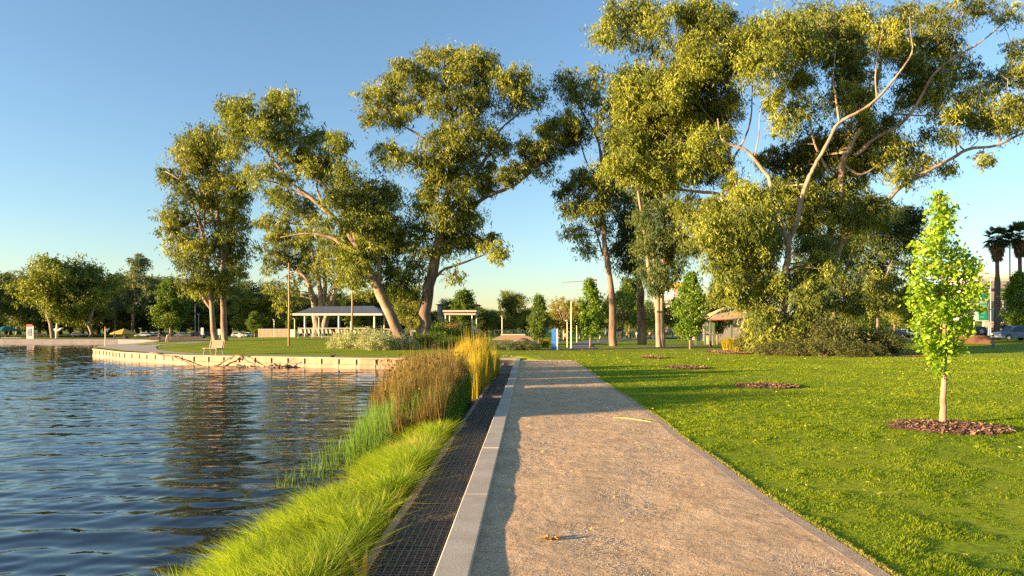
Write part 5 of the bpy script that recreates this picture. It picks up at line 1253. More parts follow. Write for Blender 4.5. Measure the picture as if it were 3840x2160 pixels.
# red umbrella
def umbrella(px, pt, pe, pb, Y, wpx, m, name, label):
    b = at(px, Y); t_ = thing(name, label, 'umbrella', b)
    mb = MB(); r = wpx / 2 / F * Y; zt, z_e = top_z(pt, Y), top_z(pe, Y); n = 8
    vs = [(b.x, Y, zt)] + [(b.x + r * math.cos(k * .785 + .39), Y + r * math.sin(k * .785 + .39), z_e) for k in range(n)]
    vs += [(b.x, Y, zt - .12)] + [(b.x + r * math.cos(k * .785 + .39), Y + r * math.sin(k * .785 + .39), z_e - .1) for k in range(n)]
    mb.add(vs, [(0, 1 + k, 1 + (k + 1) % n) for k in range(n)] + [(n + 1, n + 2 + (k + 1) % n, n + 2 + k) for k in range(n)] + [(1 + k, n + 2 + k, n + 2 + (k + 1) % n, 1 + (k + 1) % n) for k in range(n)])
    build('canopy', mb, m, t_); mb = MB(); mb.tube([(b.x, Y, b.z - .1), (b.x, Y, zt - .1)], .04, 6); build('pole', mb, M['olive'], t_)
umbrella(1708, 1203, 1226, 1248, 84, 90, M['red'], 'red_umbrella', 'faded red umbrella canopy below the flat roofed shelter')
umbrella(465, 1232, 1250, 1262, 112, 92, M['orange'], 'orange_canopy', 'small orange peaked canopy on the far shore behind the thin pole')
for px, pt, lab in ((20, 1222, 'teal peaked marquee at the left edge of the far shore'), (-60, 1215, 'teal peaked marquee just outside the left edge of the far shore')):
    umbrella(px, pt, 1240, 1262, 112, 105, M['teal'], 'teal_marquee', lab)
# house behind
def house(px0, px1, pt, pe, Y, wall, roof, label, d=9, pk=.5):
    b = at((px0 + px1) / 2, Y); t_ = thing('house', label, 'house', b); x0, x1 = P(px0, 0, Y).x, P(px1, 0, Y).x; ze, zt = top_z(pe, Y), top_z(pt, Y)
    mb = MB(); mb.box(x0, x1, Y, Y + d, b.z - .2, ze); build('wall', mb, wall, t_)
    mb = MB(); e = .5; w_ = x1 - x0
    mb.add([(x0 - e, Y - e, ze + .01), (x1 + e, Y - e, ze + .01), (x1 + e, Y + d + e, ze + .01), (x0 - e, Y + d + e, ze + .01), (x0 + w_ * .3, Y + d / 2, zt), (x1 - w_ * .3, Y + d / 2, zt)], [(0, 1, 5, 4), (1, 2, 5), (2, 3, 4, 5), (3, 0, 4), (3, 2, 1, 0)])
    build('roof', mb, roof, t_)
    n = max(2, int(w_ / 4))
    for i in range(n):
        cx = x0 + w_ * (i + .5) / n; mb = MB(); mb.box(cx - .7, cx + .7, Y - .06, Y - .005, ze - 2.0, ze - .8); f = build('window', mb, M['glass'], t_)
house(1640, 1790, 1126, 1143, 150, M['stoneb'], M['buildgrey'], 'pale two storey house with dark roof behind the flat roofed shelter')
house(1980, 2060, 1212, 1224, 190, M['stoneb'], M['buildgrey'], 'low grey roofed house far behind the skate plaza')
house(2280, 2330, 1195, 1212, 170, M['cream'], M['stoneb'], 'low cream building seen left of the slender dark trunk')
house(2600, 2720, 1190, 1205, 260, M['cream'], M['buildgrey'], 'low cream shop row far behind the hip roofed shelter')
house(1480, 1540, 1185, 1200, 200, M['cream'], M['terra'], 'low cream house far behind the leaning trunk')
# yellow roofed building behind the grove
Y = 210; mb = MB(); t_ = thing('yellow_roof_building', 'building with yellow roof band behind the bright green park tree', 'building', at(2555, Y))
a = P(2525, 1235, Y); b = P(2610, 1078, Y); mb.box(a.x, b.x, Y, Y + 12, at(2555, Y).z - .3, b.z); build('wall', mb, M['stoneb'], t_)
mb = MB(); a = P(2520, 1078, Y); b = P(2615, 1060, Y); mb.box(a.x, b.x, Y - .4, Y + 12.4, a.z + .01, b.z); build('roof', mb, mat('yellow_roof', (.72, .45, .05), None, rough=.6), t_)
# hip roofed shelter
Y = 58; b = at(2740, Y); t_ = thing('hip_shelter', 'low shelter with sand coloured hip roof left of the grove', 'shelter', b)
x0, x1 = P(2662, 0, Y).x, P(2830, 0, Y).x; ze = top_z(1199, Y); zt = top_z(1150, Y + 3)
mb = MB(); mb.add([(x0, Y, ze), (x1, Y, ze), (x1, Y + 6, ze), (x0, Y + 6, ze), (x0 + 2.1, Y + 3, zt), (x1 - 1.2, Y + 3, zt)], [(0, 1, 5, 4), (1, 2, 5), (2, 3, 4, 5), (3, 0, 4), (3, 2, 1, 0)])
build('roof', mb, mat('sand_roof', (.52, .36, .20), (.58, .42, .25), 3, .7, stretch=(8, 1, 1)), t_)
mb = MB(); mb.box(x0 - .03, x1 + .03, Y - .06, Y - .004, ze - .06, ze + .01); build('gutter', mb, M['red'], t_)
for px, dy in ((2668, .2), (2822, .2), (2672, 5.6), (2818, 5.6), (2745, 5.6)):
    x = P(px, 0, Y).x; mb = MB(); mb.box(x - .09, x + .09, Y + dy, Y + dy + .18, gz(x, Y + dy) - .1, ze - .01); build('post', mb, M['olive'], t_)
house(2640, 2790, 1100, 1165, 84, M['buildgrey'], mat('maroon_roof', (.16, .05, .05), (.22, .08, .07), 3, .8), 'maroon roofed kiosk behind the hip roofed shelter', 6)
# olive post + bin
mb = MB(); p = G(2645, 1293); mb.box(p.x - .09, p.x + .09, p.y, p.y + .18, p.z - .1, top_z(1200, p.y)); tag(build('olive_post', mb, M['olive']), 'tall olive square post immediately left of the cream bin', 'post')
p = G(2664, 1291); bn = thing('litter_bin', 'cream slatted litter bin beside the olive post', 'bin', p)
w_ = 13 / F * p.y; h = top_z(1249, p.y) - p.z
mb = MB(); mb.box(p.x - w_, p.x + w_, p.y, p.y + .55, p.z - .02, p.z + h * .8); build('body', mb, M['cream'], bn, bevel=.02)
mb = MB(); mb.box(p.x - w_ * .8, p.x + w_ * .8, p.y - .012, p.y + .5, p.z + h * .805, p.z + h * .9); build('opening', mb, M['dark'], bn)
mb = MB(); mb.box(p.x - w_ * 1.05, p.x + w_ * 1.05, p.y - .02, p.y + .57, p.z + h * .905, p.z + h); build('lid', mb, M['cream'], bn)
mb = MB()
for k in range(6):
    x = p.x - w_ + (k + .5) * 2 * w_ / 6; mb.box(x - .02, x + .02, p.y - .02, p.y - .003, p.z + .05, p.z + h * .76)
build('slats', mb, M['edging'], bn)
# benches under trees mid distance
p = G(770, 1330); Yb = 42.3; p = at(800, Yb)
bn = thing('park_bench', 'timber park bench facing the lake at the top of the retaining wall', 'bench', p, rz=0)
WL[bn.name] = Vector((0, 0, 0)); bn.rotation_euler = (0, 0, R(-24))
for i in range(5):
    Mx = Matrix.Translation((0, .28, .62)) @ Matrix.Rotation(R(-14), 4, 'X')
mb = MB()
for i in range(4): mb.box(-.6, .6, -.018, .018, -.20 + i * .125, -.09 + i * .125, Mx)
build('backrest', mb, M['timber'], bn)
mb = MB()
for i in range(4): mb.box(-.6, .6, -.30 + i * .125, -.19 + i * .125, .40, .435)
build('seat', mb, M['timber'], bn)
for s in (-.5, .5):
    mb = MB(); mb.tube([(s, -.28, -.02), (s, -.2, .39)], .03, 6); mb.tube([(s, .32, -.02), (s, .18, .39), (s, .30, .85)], .03, 6); mb.box(s - .025, s + .025, -.28, .24, .37, .398); build('leg', mb, M['grey'], bn)
# lamps
def lamp(px, pt, pyb, label, wpx=10, Y=None):
    p = G(px, pyb) if Y is None else at(px, Y); zt = top_z(pt, p.y); t_ = thing('park_lamp', label, 'lamp', p, 'flat topped park lamps')
    mb = MB(); r = max(.035, 3.2 / F * p.y * .5); mb.tube([(p.x, p.y, p.z - .05), (p.x, p.y, zt - .06)], r, 7); build('pole', mb, M['cream'], t_)
    mb = MB(); w_ = wpx / F * p.y; mb.tube([(p.x, p.y, zt - .16), (p.x, p.y, zt - .05), (p.x, p.y, zt)], [r * 1.5, w_, w_ * .96], 12); build('lamp_head', mb, M['grey'], t_)
lamp(1028, 1198, 1262, 'flat topped lamp behind the timber slat fence', 6, 95)
lamp(1105, 1194, 1262, 'flat topped lamp at the left end of the blue roofed pavilion', 7, 95)
lamp(1883, 1184, 1253, 'flat topped lamp in front of the two lobed tree at the plaza', 8, 110)
lamp(2127, 1200, 1303, 'flat topped lamp just left of the tall park light mast', 9)
lamp(2163, 1202, 1284, 'flat topped lamp just right of the tall park light mast', 9)
lamp(2113, 1233, 1293, 'thin short post light left of the lamp pair', 2)
lamp(2223, 1232, 1268, 'thin short post light right of the green park tree trunk', 2)
lamp(2313, 1240, 1262, 'thin short post light behind the slender dark trunk', 2)
def mast(px, pt, pyb, label, r=.07, m='cream', arm=None, Y=None):
    p = G(px, pyb) if Y is None else at(px, Y); zt = top_z(pt, p.y); t_ = thing('light_mast', label, 'light mast', p)
    mb = MB(); mb.tube([(p.x, p.y, p.z - .05), (p.x, p.y, zt)], [r, r * .6], 7); build('pole', mb, M[m], t_)
    if arm:
        mb = MB(); L_ = arm / F * p.y; mb.box(p.x - L_, p.x + L_, p.y - .15, p.y + .15, zt, zt + .12); build('lamp_head', mb, M['grey'], t_)
mast(2142, 1127, 1306, 'tall slim park light mast with a double head between two flat topped lamps', .06, 'cream', 14)
mast(3715, 1042, 1200, 'street light mast with flat double head in front of the grey building', .08, 'grey', 12, 100)
mast(3787, 915, 1260, 'tall pale lamp pole between the two palms', .13, 'cream', None, 84)
mast(595, 1210, 1262, 'thin grey pole at the far car park left of the gum pair', .07, 'grey', 3, 120)
mast(745, 1180, 1262, 'thin grey pole left of the gum pair trunks', .08, 'grey', 5, 120)
mast(732, 1140, 1262, 'taller thin grey pole left of the gum pair trunks', .09, 'grey', None, 125)
mast(975, 1178, 1262, 'thin grey pole behind the left end of the slat fence', .07, 'grey', None, 110)
for px, pyb, pt, lab in ((1083, 1297, 985, 'tall straight timber pole standing on the promontory lawn right of the gum pair'), (1320, 1290, 1010, 'tall straight timber pole rising behind the yellowish sage shrub')):
    p = G(px, pyb); zt = top_z(pt, p.y); mb = MB(); mb.tube([(p.x + .0, p.y, p.z - .1), (p.x + .03, p.y, (p.z + zt) / 2), (p.x, p.y, zt)], [.09, .075, .05], 9)
    tag(build('timber_pole', mb, M['pole'], smooth=True), lab, 'pole', 'tall timber poles on the lawn')
p = at(395, 57.5); mb = MB(); t_ = thing('shore_pole', 'thin white pole with orange top standing at the promontory tip', 'pole', p)
mb.tube([(p.x, p.y, p.z - .3), (p.x, p.y, top_z(1233, p.y))], .05, 7); build('shaft', mb, M['white'], t_); mb = MB(); mb.tube([(p.x, p.y, top_z(1233, p.y)), (p.x, p.y, top_z(1225, p.y))], .055, 7); build('cap', mb, M['red'], t_)
# far left sign
Y = 98.5; p = at(111, Y); t_ = thing('information_sign', 'upright information sign with red top and picture on the far shore', 'sign', p)
mb = MB(); pbox(mb, 99, 122, 1226, 1273, Y, .15); build('panel', mb, M['white'], t_)
mb = MB(); pbox(mb, 99, 121, 1217, 1226, Y, .15); build('red_header', mb, M['red'], t_)
mb = MB(); pbox(mb, 102, 118, 1231, 1261, Y, .02, -.03); build('picture', mb, mat('sign_picture', (.04, .06, .14), (.25, .30, .36), 1.5, .5), t_)
mb = MB(); pbox(mb, 122.5, 125, 1222, 1278, Y, .1); build('post', mb, M['cream'], t_)
# jetty railing
Y = 97; t_ = thing('railing', 'low grey railing at the water edge left of the information sign', 'railing', at(45, Y)); mb = MB(); mb.tube([P(5, 1266, Y), P(78, 1266, Y)], .04, 5); build('top_rail', mb, M['grey'], t_)
for px in range(8, 80, 11):
    mb = MB(); a = at(px, Y); mb.tube([(a.x, Y, a.z - .1), P(px, 1266, Y)], .035, 5); build('rail_post', mb, M['grey'], t_)
# pruned pale trunk
Y = 104; p = at(213, Y); t_ = thing('pruned_tree', 'pale yellow pruned tree fork standing on the far shore right of the sign', 'tree', p)
mb = MB(); mb.tube([(p.x, Y, p.z - .2), P(213, 1242, Y), P(214, 1212, Y)], [.22, .2, .12], 7); mb.tube([P(213, 1243, Y), P(205, 1233, Y)], [.2, .14], 6); mb.tube([P(214, 1243, Y), P(226, 1234, Y), P(237, 1230, Y)], [.2, .16, .12], 6); build('trunk', mb, M['cream'], t_, smooth=True)
# picnic table far shore
Y = 101; p = at(450, Y); t_ = thing('picnic_table', 'dark picnic table on the far shore below the orange canopy', 'table', p)
mb = MB(); pbox(mb, 440, 472, 1264, 1267, Y, .9); build('tabletop', mb, M['dark'], t_)
for px in (444, 468):
    mb = MB(); pbox(mb, px - 2, px + 2, 1267, 1276, Y, .7, .05); build('leg', mb, M['dark'], t_)
# planter walls near far path
Y = 94; mb = MB(); pbox(mb, 560, 760, 1262, 1276, 90, .8); tag(build('low_planter_wall', mb, M['soil'], bevel=.03), 'long low brown planter edge behind the strolling people', 'planter')
# white signs / bins near gum pair
for px, pt, pb, m, nm, lab in ((758, 1229, 1262, 'white', 'notice_board', 'small white and blue notice board left of the gum pair'), (822, 1234, 1258, 'cream', 'notice_board', 'pale notice board seen between the two gum trunks'), (897, 1250, 1268, 'white', 'utility_box', 'white utility box right of the gum pair')):
    p = G(px, pb) if pb > 1262 else at(px, 95); mb = MB(); t_ = thing(nm, lab, 'board' if 'board' in nm else 'box', p); w_ = 5 / F * p.y
    zt = top_z(pt, p.y); hh = zt - p.z
    mb.box(p.x - w_, p.x + w_, p.y, p.y + .12, p.z + hh * (.35 if 'board' in nm else 0), zt); build('panel', mb, M[m], t_, bevel=.01)
    mb = MB(); mb.box(p.x - .06, p.x + .06, p.y + .13, p.y + .2, p.z - .1, zt - .05); build('post', mb, M['blue'] if px < 800 else M['grey'], t_)
# skate plaza
Y = 92; pz = thing('skate_ramp', 'salmon coloured concrete skate ramp with pipe railing at the plaza', 'ramp', at(1950, Y))
a = P(1850, 1275, 78); vs = []
zb = at(1950, 78).z
mb = MB(); x0, x1, x2 = P(1840, 0, 78).x, P(1885, 0, 84).x, P(1966, 0, 84).x
zt = top_z(1254, 84)
mb.add([(x0 - .5, 80, zb - .1), (x1, 80, zt - .05), (x2, 80, zt - .05), (x2 + 2.5, 80, zb - .1), (x0 - .5, 88, zb - .1), (x1, 88, zt - .05), (x2, 88, zt - .05), (x2 + 2.5, 88, zb - .1)], [(0, 1, 2, 3), (4, 7, 6, 5), (0, 4, 5, 1), (1, 5, 6, 2), (2, 6, 7, 3), (3, 7, 4, 0)])
build('ramp_body', mb, M['salmon'], pz)
mb = MB(); mb.box(x1 - .1, x2 + .1, 79.9, 88.1, zt - .04, zt + .03); build('deck', mb, M['cream'], pz)
mb = MB(); Yr = 87.5; mb.tube([P(1853, 1250, Yr), P(1855, 1238, Yr), P(1965, 1238, Yr), P(1972, 1246, Yr)], .05, 6)
for px in (1855, 1911, 1955): mb.tube([P(px, 1238, Yr), (P(px, 1254, Yr))], .045, 5)
build('pipe_railing', mb, M['grey'], pz)
ground_poly('skate_plaza', [(1830, 1285), (2005, 1285), (2000, 1262), (1860, 1262)], M['salmon'], .03)
p = G(1958, 1303); mb = MB(); mb.ball((p.x, p.y, p.z + .35), (.8, .6, .42), 8, 6)
tag(build('boulder', mb, mat('pink_boulder', (.16, .10, .08), (.24, .16, .13), 3, .9, .05, 6), smooth=True), 'pinkish boulder among the brown shrubs before the skate plaza', 'boulder')
# blue totem
p = G(2078, 1313); t_ = thing('totem_sign', 'tall blue totem sign at the lawn edge right of the dark park tree', 'sign', p)
mb = MB(); Mx = Matrix.Translation(p) @ Matrix.Rotation(R(-18), 4, 'Z'); h = top_z(1233, p.y) - p.z
mb.box(-.19, .19, 0, .12, -.1, h, Mx); build('panel', mb, M['blue'], t_)
mb = MB(); mb.box(.2, .27, 0, .12, -.1, h, Mx); build('edge_strip', mb, M['cream'], t_)
cu = bpy.data.curves.new('lettering', 'FONT'); cu.body = 'LAKE PARK' if False else '~ ~ ~'; 
# crane
Y = 300; t_ = thing('tower_crane', 'pale tower crane jib above the trees left of the slender dark trunk', 'crane', at(2228, Y))
mb = MB(); A0, A1 = P(2107, 1059, Y), P(2240, 1052, Y); B0, B1 = P(2112, 1057, Y), P(2240, 1048.5, Y)
r = .14; mb.tube([A0, A1], r, 4); mb.tube([A0, B1], r, 4); n = 22
for k in range(n):
    t = k / n; a = A0.lerp(A1, t); b2 = A0.lerp(B1, t + .5 / n); c2 = A0.lerp(A1, t + 1 / n); mb.tube([a, b2, c2], .08, 4, cap=False)
build('jib', mb, M['grey'], t_)
mb = MB(); g = at(2228, Y); 
for dx in (-.6, .6): mb.tube([(g.x + dx, Y, g.z - .2), P(2228, 1046, Y) + Vector((dx, 0, 0))], .12, 4)
zz = g.z
while zz < top_z(1050, Y): mb.tube([(g.x - .6, Y, zz), (g.x + .6, Y, zz + 1.2), (g.x - .6, Y, zz + 2.4)], .07, 4, cap=False); zz += 2.4
build('mast', mb, M['grey'], t_)
mb = MB(); a = P(2225, 1052, Y); b2 = P(2232, 1047, Y); mb.box(a.x, b2.x, Y - 1, Y + 1, a.z, b2.z); build('cab', mb, M['red'], t_)
# building right
Y = 118; bt = thing('apartment_building', 'beige and grey three storey building behind the palms at the right edge', 'building', at(3760, Y))
def bb(nm, px0, px1, py0, py1, m, d=12, dy=0): 
    mb = MB(); a = P(px0, py1, Y); b2 = P(px1, py0, Y); mb.box(a.x, b2.x, Y + dy, Y + dy + d, a.z, b2.z); return build(nm, mb, m, bt)
bb('wall', 3640, 4000, 1088, 1200, M['stoneb'], 12, 0.6); w_ = bb('wall', 3690, 3990, 1040, 1086, M['stoneb'], 11, 1.2)
bb('parapet', 3706, 3985, 1021, 1039, M['cream'], 9, 1.8); bb('parapet', 3636, 4004, 1084, 1090, M['dark'], .5, .05)
bb('cladding', 3655, 3995, 1096, 1124, M['buildgrey'], .25, .3); bb('cladding', 3650, 3790, 1052, 1080, M['buildgrey'], .3, .85)
for px in range(3660, 3990, 28):
    bb('window', px, px + 16, 1128, 1154, M['glass'], .06, .5)
for px in (3712, 3746, 3812, 3850, 3890, 3930): bb('window', px, px + 14, 1055, 1075, M['glass'], .06, .75 if px < 3780 else 1.1)
# hotel style sign
Y = 98; p = at(3685, Y); sg = thing('pylon_sign', 'tall green and white pylon sign beside the bright young tree', 'sign', p)
mb = MB(); pbox(mb, 3660, 3707, 1098, 1204, Y, .5); build('panel', mb, M['white'], sg)
mb = MB(); pbox(mb, 3670, 3702, 1100, 1200, Y, .06, -.09); build('green_panel', mb, M['green'], sg)
for px in (3656, 3711):
    mb = MB(); a = at(px, Y); mb.tube([(a.x, Y + .2, a.z - .1), P(px, 1085, Y + .2)], .08, 6); build('post', mb, M['white'], sg)
mb = MB(); mb.tube([P(3671, 1108, Y - .13), P(3680, 1120, Y - .13), P(3690, 1124, Y - .13), P(3700, 1122, Y - .13)], [.06, .12, .10, .04], 5); build('swoosh', mb, M['white'], sg)
for k, py in enumerate((1144, 1149, 1156, 1168, 1174, 1188)):
    mb = MB(); pbox(mb, 3676, 3697 - (k % 3) * 3, py, py + 1.3, Y, .02, -.13); build('text_line', mb, M['white'] if k != 2 else M['red'], sg)
cu.body = 'QUALITY'; cu.size = .40; cu.extrude = .01; cu.align_x = 'CENTER'
to = bpy.data.objects.new('tmp_text', cu); COL.objects.link(to); bpy.context.view_layer.update()
me = bpy.data.meshes.new_from_object(to.evaluated_get(bpy.context.evaluated_depsgraph_get())); bpy.data.objects.remove(to)
lt = bpy.data.objects.new('lettering', me); COL.objects.link(lt); me.materials.clear(); me.materials.append(M['white']); lt.parent = sg
q = P(3686, 1138, Y - .14) - p; lt.location = q; lt.rotation_euler = (R(90), 0, 0); lt.scale = (.72, 1, 1)
# brick wall and planter at right
mb = MB(); p0 = G(3585, 1288); p1 = G(3722, 1286)
mb.box(p0.x, p1.x, p0.y, p0.y + 1.0, p0.z - .2, top_z(1258, p0.y)); tag(build('brick_planter', mb, M['brick'], bevel=.03), 'low brown brick planter wall behind the bright young tree', 'planter')
mb = MB(); pbox(mb, 3730, 3800, 1252, 1270, 62, .3); tag(build('pale_planter', mb, M['stoneb'], bevel=.03), 'pale low wall block in front of the blue wagon', 'wall block')
mb = MB(); pbox(mb, 3690, 4000, 1205, 1228, 96, .4); tag(build('garden_wall', mb, M['stoneb'], bevel=.02), 'pale garden wall behind the parked cars under the pylon sign', 'wall')
# palms
def palm(px, pt, pc, Y, label, seed):
    rg = np.random.default_rng(seed); p = at(px, Y); root = thing('palm_tree', label, 'palm', p, 'fan palms by the street')
    zt = top_z(pc, Y); top = Vector((p.x + .1, Y, zt))
    mb = MB(); zz = np.linspace(p.z - .2, zt, 16); mb.tube([(p.x + .1 * math.sin(i * .2), Y, z) for i, z in enumerate(zz)], [(.34 if z < p.z + (zt - p.z) * .62 else .22) * rg.uniform(.93, 1.07) for z in zz], 9)
    build('trunk', mb, M['palmtrunk'], root, smooth=True)
    V = []; tt = []
    for k in range(46):
        a = rg.uniform(0, 6.28); el = rg.uniform(-.7, 1.35); L_ = rg.uniform(1.3, 1.9)
        d = np.array([math.cos(a) * math.cos(el), math.sin(a) * math.cos(el), math.sin(el)])
        hub = np.array(tuple(top)) + d * L_ * .6 + np.array([0, 0, .3]); side = np.cross(d, [0, 0, 1]); side /= np.linalg.norm(side) + 1e-6; up = np.cross(side, d)
        for j in range(17):
            f = (j - 8) / 8 * 1.45; dd = d * math.cos(f) + side * math.sin(f); dd = dd + np.array([0, 0, -.28]); dd /= np.linalg.norm(dd); ll = 1.0 * rg.uniform(.8, 1.1)
            w_ = np.cross(dd, up); w_ /= np.linalg.norm(w_) + 1e-6; w_ = w_ * .07
            V.append([hub, hub + dd * ll * .5 + w_, hub + dd * ll + np.array([0, 0, -.12]), hub + dd * ll * .5 - w_]); tt.append(rg.random())
        st = np.array(tuple(top)); w_ = side * .02; V.append([st - w_, st + w_, hub + w_, hub - w_]); tt.append(.5)
    np_mesh('crown', np.array(V), 4, [(0, 1, 2, 3)], np.array(tt), M['leaf_palm'], root)
    n = 1500; a = rg.uniform(0, 6.28, n); h = rg.random(n); r = (.3 + .42 * (1 - h)) * rg.uniform(.6, 1, n)
    C = np.stack([top.x + np.cos(a) * r, Y + np.sin(a) * r, top.z - .2 - h * 1.7], 1)
    np_mesh('dead_frond_skirt', leaf_quads(C, .7, .14, 1.4, rg), 4, [(0, 1, 2, 3)], rg.random(n), M['leaf_dead'], root)
palm(3737, 846, 905, 84, 'fan palm left of the tall pale lamp pole at the right', 1)
palm(3822, 830, 890, 84, 'fan palm at the right edge beside the tall pale lamp pole', 2)

# ------------------------------------------------------------------ vehicles
def car(px, pyb, wpx, paint, label, kind='sedan', rz=0.0, Y=None, rear=False):
    p = G(px, pyb) if Y is None else at(px, Y)
    t_ = thing('parked_car', label, 'car', (0, 0, 0), 'cars parked beyond the park')
    m = mat('car_paint_' + paint[0], paint[1], None, rough=.25, spec=.6)
    L_ = 4.4; W_ = 1.8
    H = {'sedan': 1.42, 'suv': 1.8, 'hatch': 1.5, 'wagon': 1.65, 'van': 1.9}[kind]; bl = H * .58
    # side profile, x forward
    if kind in ('sedan',): cab = [(-1.55, bl), (-1.0, H), (.35, H), (1.1, bl)]
    elif kind == 'hatch': cab = [(-2.0, bl), (-1.6, H), (.3, H), (1.15, bl)]
    else: cab = [(-2.12, bl), (-1.95, H), (.5, H), (1.25, bl)]
    low = [(-2.15, .3), (-2.2, .55), (-2.15, bl)] + [(2.0, bl * .93), (2.18, .6), (2.15, .3)]
    def arch(cx): return [(cx + .36 * math.cos(a), .30 + .36 * math.sin(a)) for a in np.linspace(0, math.pi, 7)]
    prof = [(-2.15, .30), (-2.2, .58), (-2.12, bl), (1.2, bl), (2.02, bl * .88), (2.2, .55), (2.15, .3)] + arch(1.35) + arch(-1.35)
    mb = MB(); mb.prism(prof, -W_ / 2, W_ / 2, 'y'); build('body', mb, m, t_, bevel=.03)
    def frust(z0off, grow, m_, nm):
        mb = MB(); a = cab; w0 = W_ / 2 - .06 + grow; w1 = W_ / 2 - .26 + grow
        vs = []
        for s in (-1, 1):
            for (x, z) in a: vs.append((x, s * (w0 if z < H - .1 else w1), z))
        mb.add(vs, [(0, 1, 2, 3), (7, 6, 5, 4), (0, 4, 5, 1), (1, 5, 6, 2), (2, 6, 7, 3), (3, 7, 4, 0)]); return build(nm, mb, m_, t_, bevel=.03 if nm == 'cabin' else 0)
    frust(0, 0, m, 'cabin')
    # windows: side, front and rear panes proud of the cabin
    for s in (-1, 1):
        mb = MB(); w0 = W_ / 2 - .05; w1 = W_ / 2 - .25; zb = bl + .05; zt = H - .1
        def wy_(z): return s * (w0 + (w1 - w0) * (z - bl) / (H - bl) + .012)
        for x0, x1, x2, x3 in ((cab[0][0] + .2, cab[1][0] + .12, -.42, -.42), (-.34, -.34, cab[2][0] - .08, cab[3][0] - .2)):
            mb.add([(x0, wy_(zb), zb), (x1, wy_(zt), zt), (x2, wy_(zt), zt), (x3, wy_(zb), zb)], [(0, 1, 2, 3)])
        build('side_window', mb, M['glass'], t_)
    for (xa_, za), (xb_, zb_), nm, sg_ in ((cab[3], cab[2], 'windscreen', 1), (cab[0], cab[1], 'rear_window', -1)):
        mb = MB(); f0, f1 = .12, .86
        q = [(xa_ + (xb_ - xa_) * f, za + (zb_ - za) * f) for f in (f0, f1)]; ww = (W_ / 2 - .14, W_ / 2 - .3)
        mb.add([(q[0][0] + sg_ * .02, -ww[0], q[0][1] + .015), (q[0][0] + sg_ * .02, ww[0], q[0][1] + .015), (q[1][0] + sg_ * .02, ww[1], q[1][1] + .015), (q[1][0] + sg_ * .02, -ww[1], q[1][1] + .015)], [(0, 1, 2, 3)])
        build(nm, mb, M['glass'], t_)
    for cx in (-1.35, 1.35):
        for s in (-1, 1):
            mb = MB(); mb.tube([(cx, s * (W_ / 2 - .22), .32), (cx, s * (W_ / 2 + .01), .32)], .32, 14); wh = build('wheel', mb, M['tyre'], t_)
            mb = MB(); mb.tube([(cx, s * (W_ / 2 + .005), .32), (cx, s * (W_ / 2 + .03), .32)], .19, 10); build('rim', mb, M['rim'], wh)
    for s in (-1, 1):
        mb = MB(); mb.box(2.12, 2.2, s * .62 - .16, s * .62 + .16, .62, .74); build('headlight', mb, M['lamp'], t_)
        mb = MB(); mb.box(-2.22, -2.14, s * .72 - .1, s * .72 + .1, .66, .85); build('tail_light', mb, M['tail'], t_)
    if rear:
        mb = MB(); mb.tube([(-2.2, 0, .95), (-2.42, 0, .95)], .33, 14); build('spare_wheel', mb, M['white'], t_)
    mb = MB(); mb.box(-2.235, -2.2, -.26, .26, .48, .6); mb.box(2.2, 2.235, -.26, .26, .42, .54); build('number_plate', mb, M['white'], t_)
    asp = abs(math.cos(rz)) * L_ + abs(math.sin(rz)) * W_
    s = wpx / F * p.y / asp; s = max(.6, min(1.3, s))
    t_.location = p + Vector((0, 0, .02)); t_.rotation_euler = (0, 0, rz); t_.scale = (s, s, s)
    return t_
car(3370, 1266, 72, ('black', (.01, .012, .03)), 'black sedan parked left of the bright young tree', 'sedan', R(-60))
car(3668, 1262, 66, ('plum', (.015, .01, .03)), 'dark plum four wheel drive seen from behind above the brick planter', 'suv', R(70), rear=True)
car(3762, 1248, 72, ('silver', (.55, .58, .62)), 'silver white hatchback behind the blue wagon', 'hatch', R(200))
car(3805, 1277, 150, ('blue', (.10, .16, .26)), 'blue grey wagon parked at the right edge', 'wagon', R(183))
car(3862, 1240, 70, ('navy', (.05, .08, .14)), 'navy car at the right edge behind the blue wagon', 'hatch', R(10))
car(2752, 1249, 50, ('white', (.7, .7, .68)), 'white van seen through the hip roofed shelter', 'van', R(-50))
car(2665, 1249, 60, ('dark', (.03, .05, .07)), 'dark car on the street left of the white van', 'sedan', R(5))
car(3415, 1262, 40, ('offwhite', (.72, .70, .66)), 'white car half hidden behind the bright young tree', 'hatch', R(-60))
random.seed(4)
cols = [('silver', (.5, .52, .55)), ('white', (.7, .7, .7)), ('darkblue', (.03, .05, .12)), ('grey', (.18, .18, .2)), ('maroon', (.2, .03, .04)), ('black', (.02, .02, .02))]
for i, px in enumerate((540, 585, 632, 690, 735, 785, 900, 940, 985, 300, 130)):
    c = cols[i % 6]; where = ['far left of', 'left of', 'just right of', 'well right of', 'furthest right of', 'between gum trunks, past', 'by the gum trunks, past', 'after the gum trunks, past', 'by the slat fence, past', 'behind golden gums, left of', 'behind the sign, left of'][i]
    car(px, 0, 44, c, '%s car in the far car park, %s the strolling people' % (c[0].replace('darkblue', 'dark blue'), where), random.choice(['sedan', 'hatch', 'suv']), R(random.choice([5, 185, 60])), Y=118 + (i % 3))

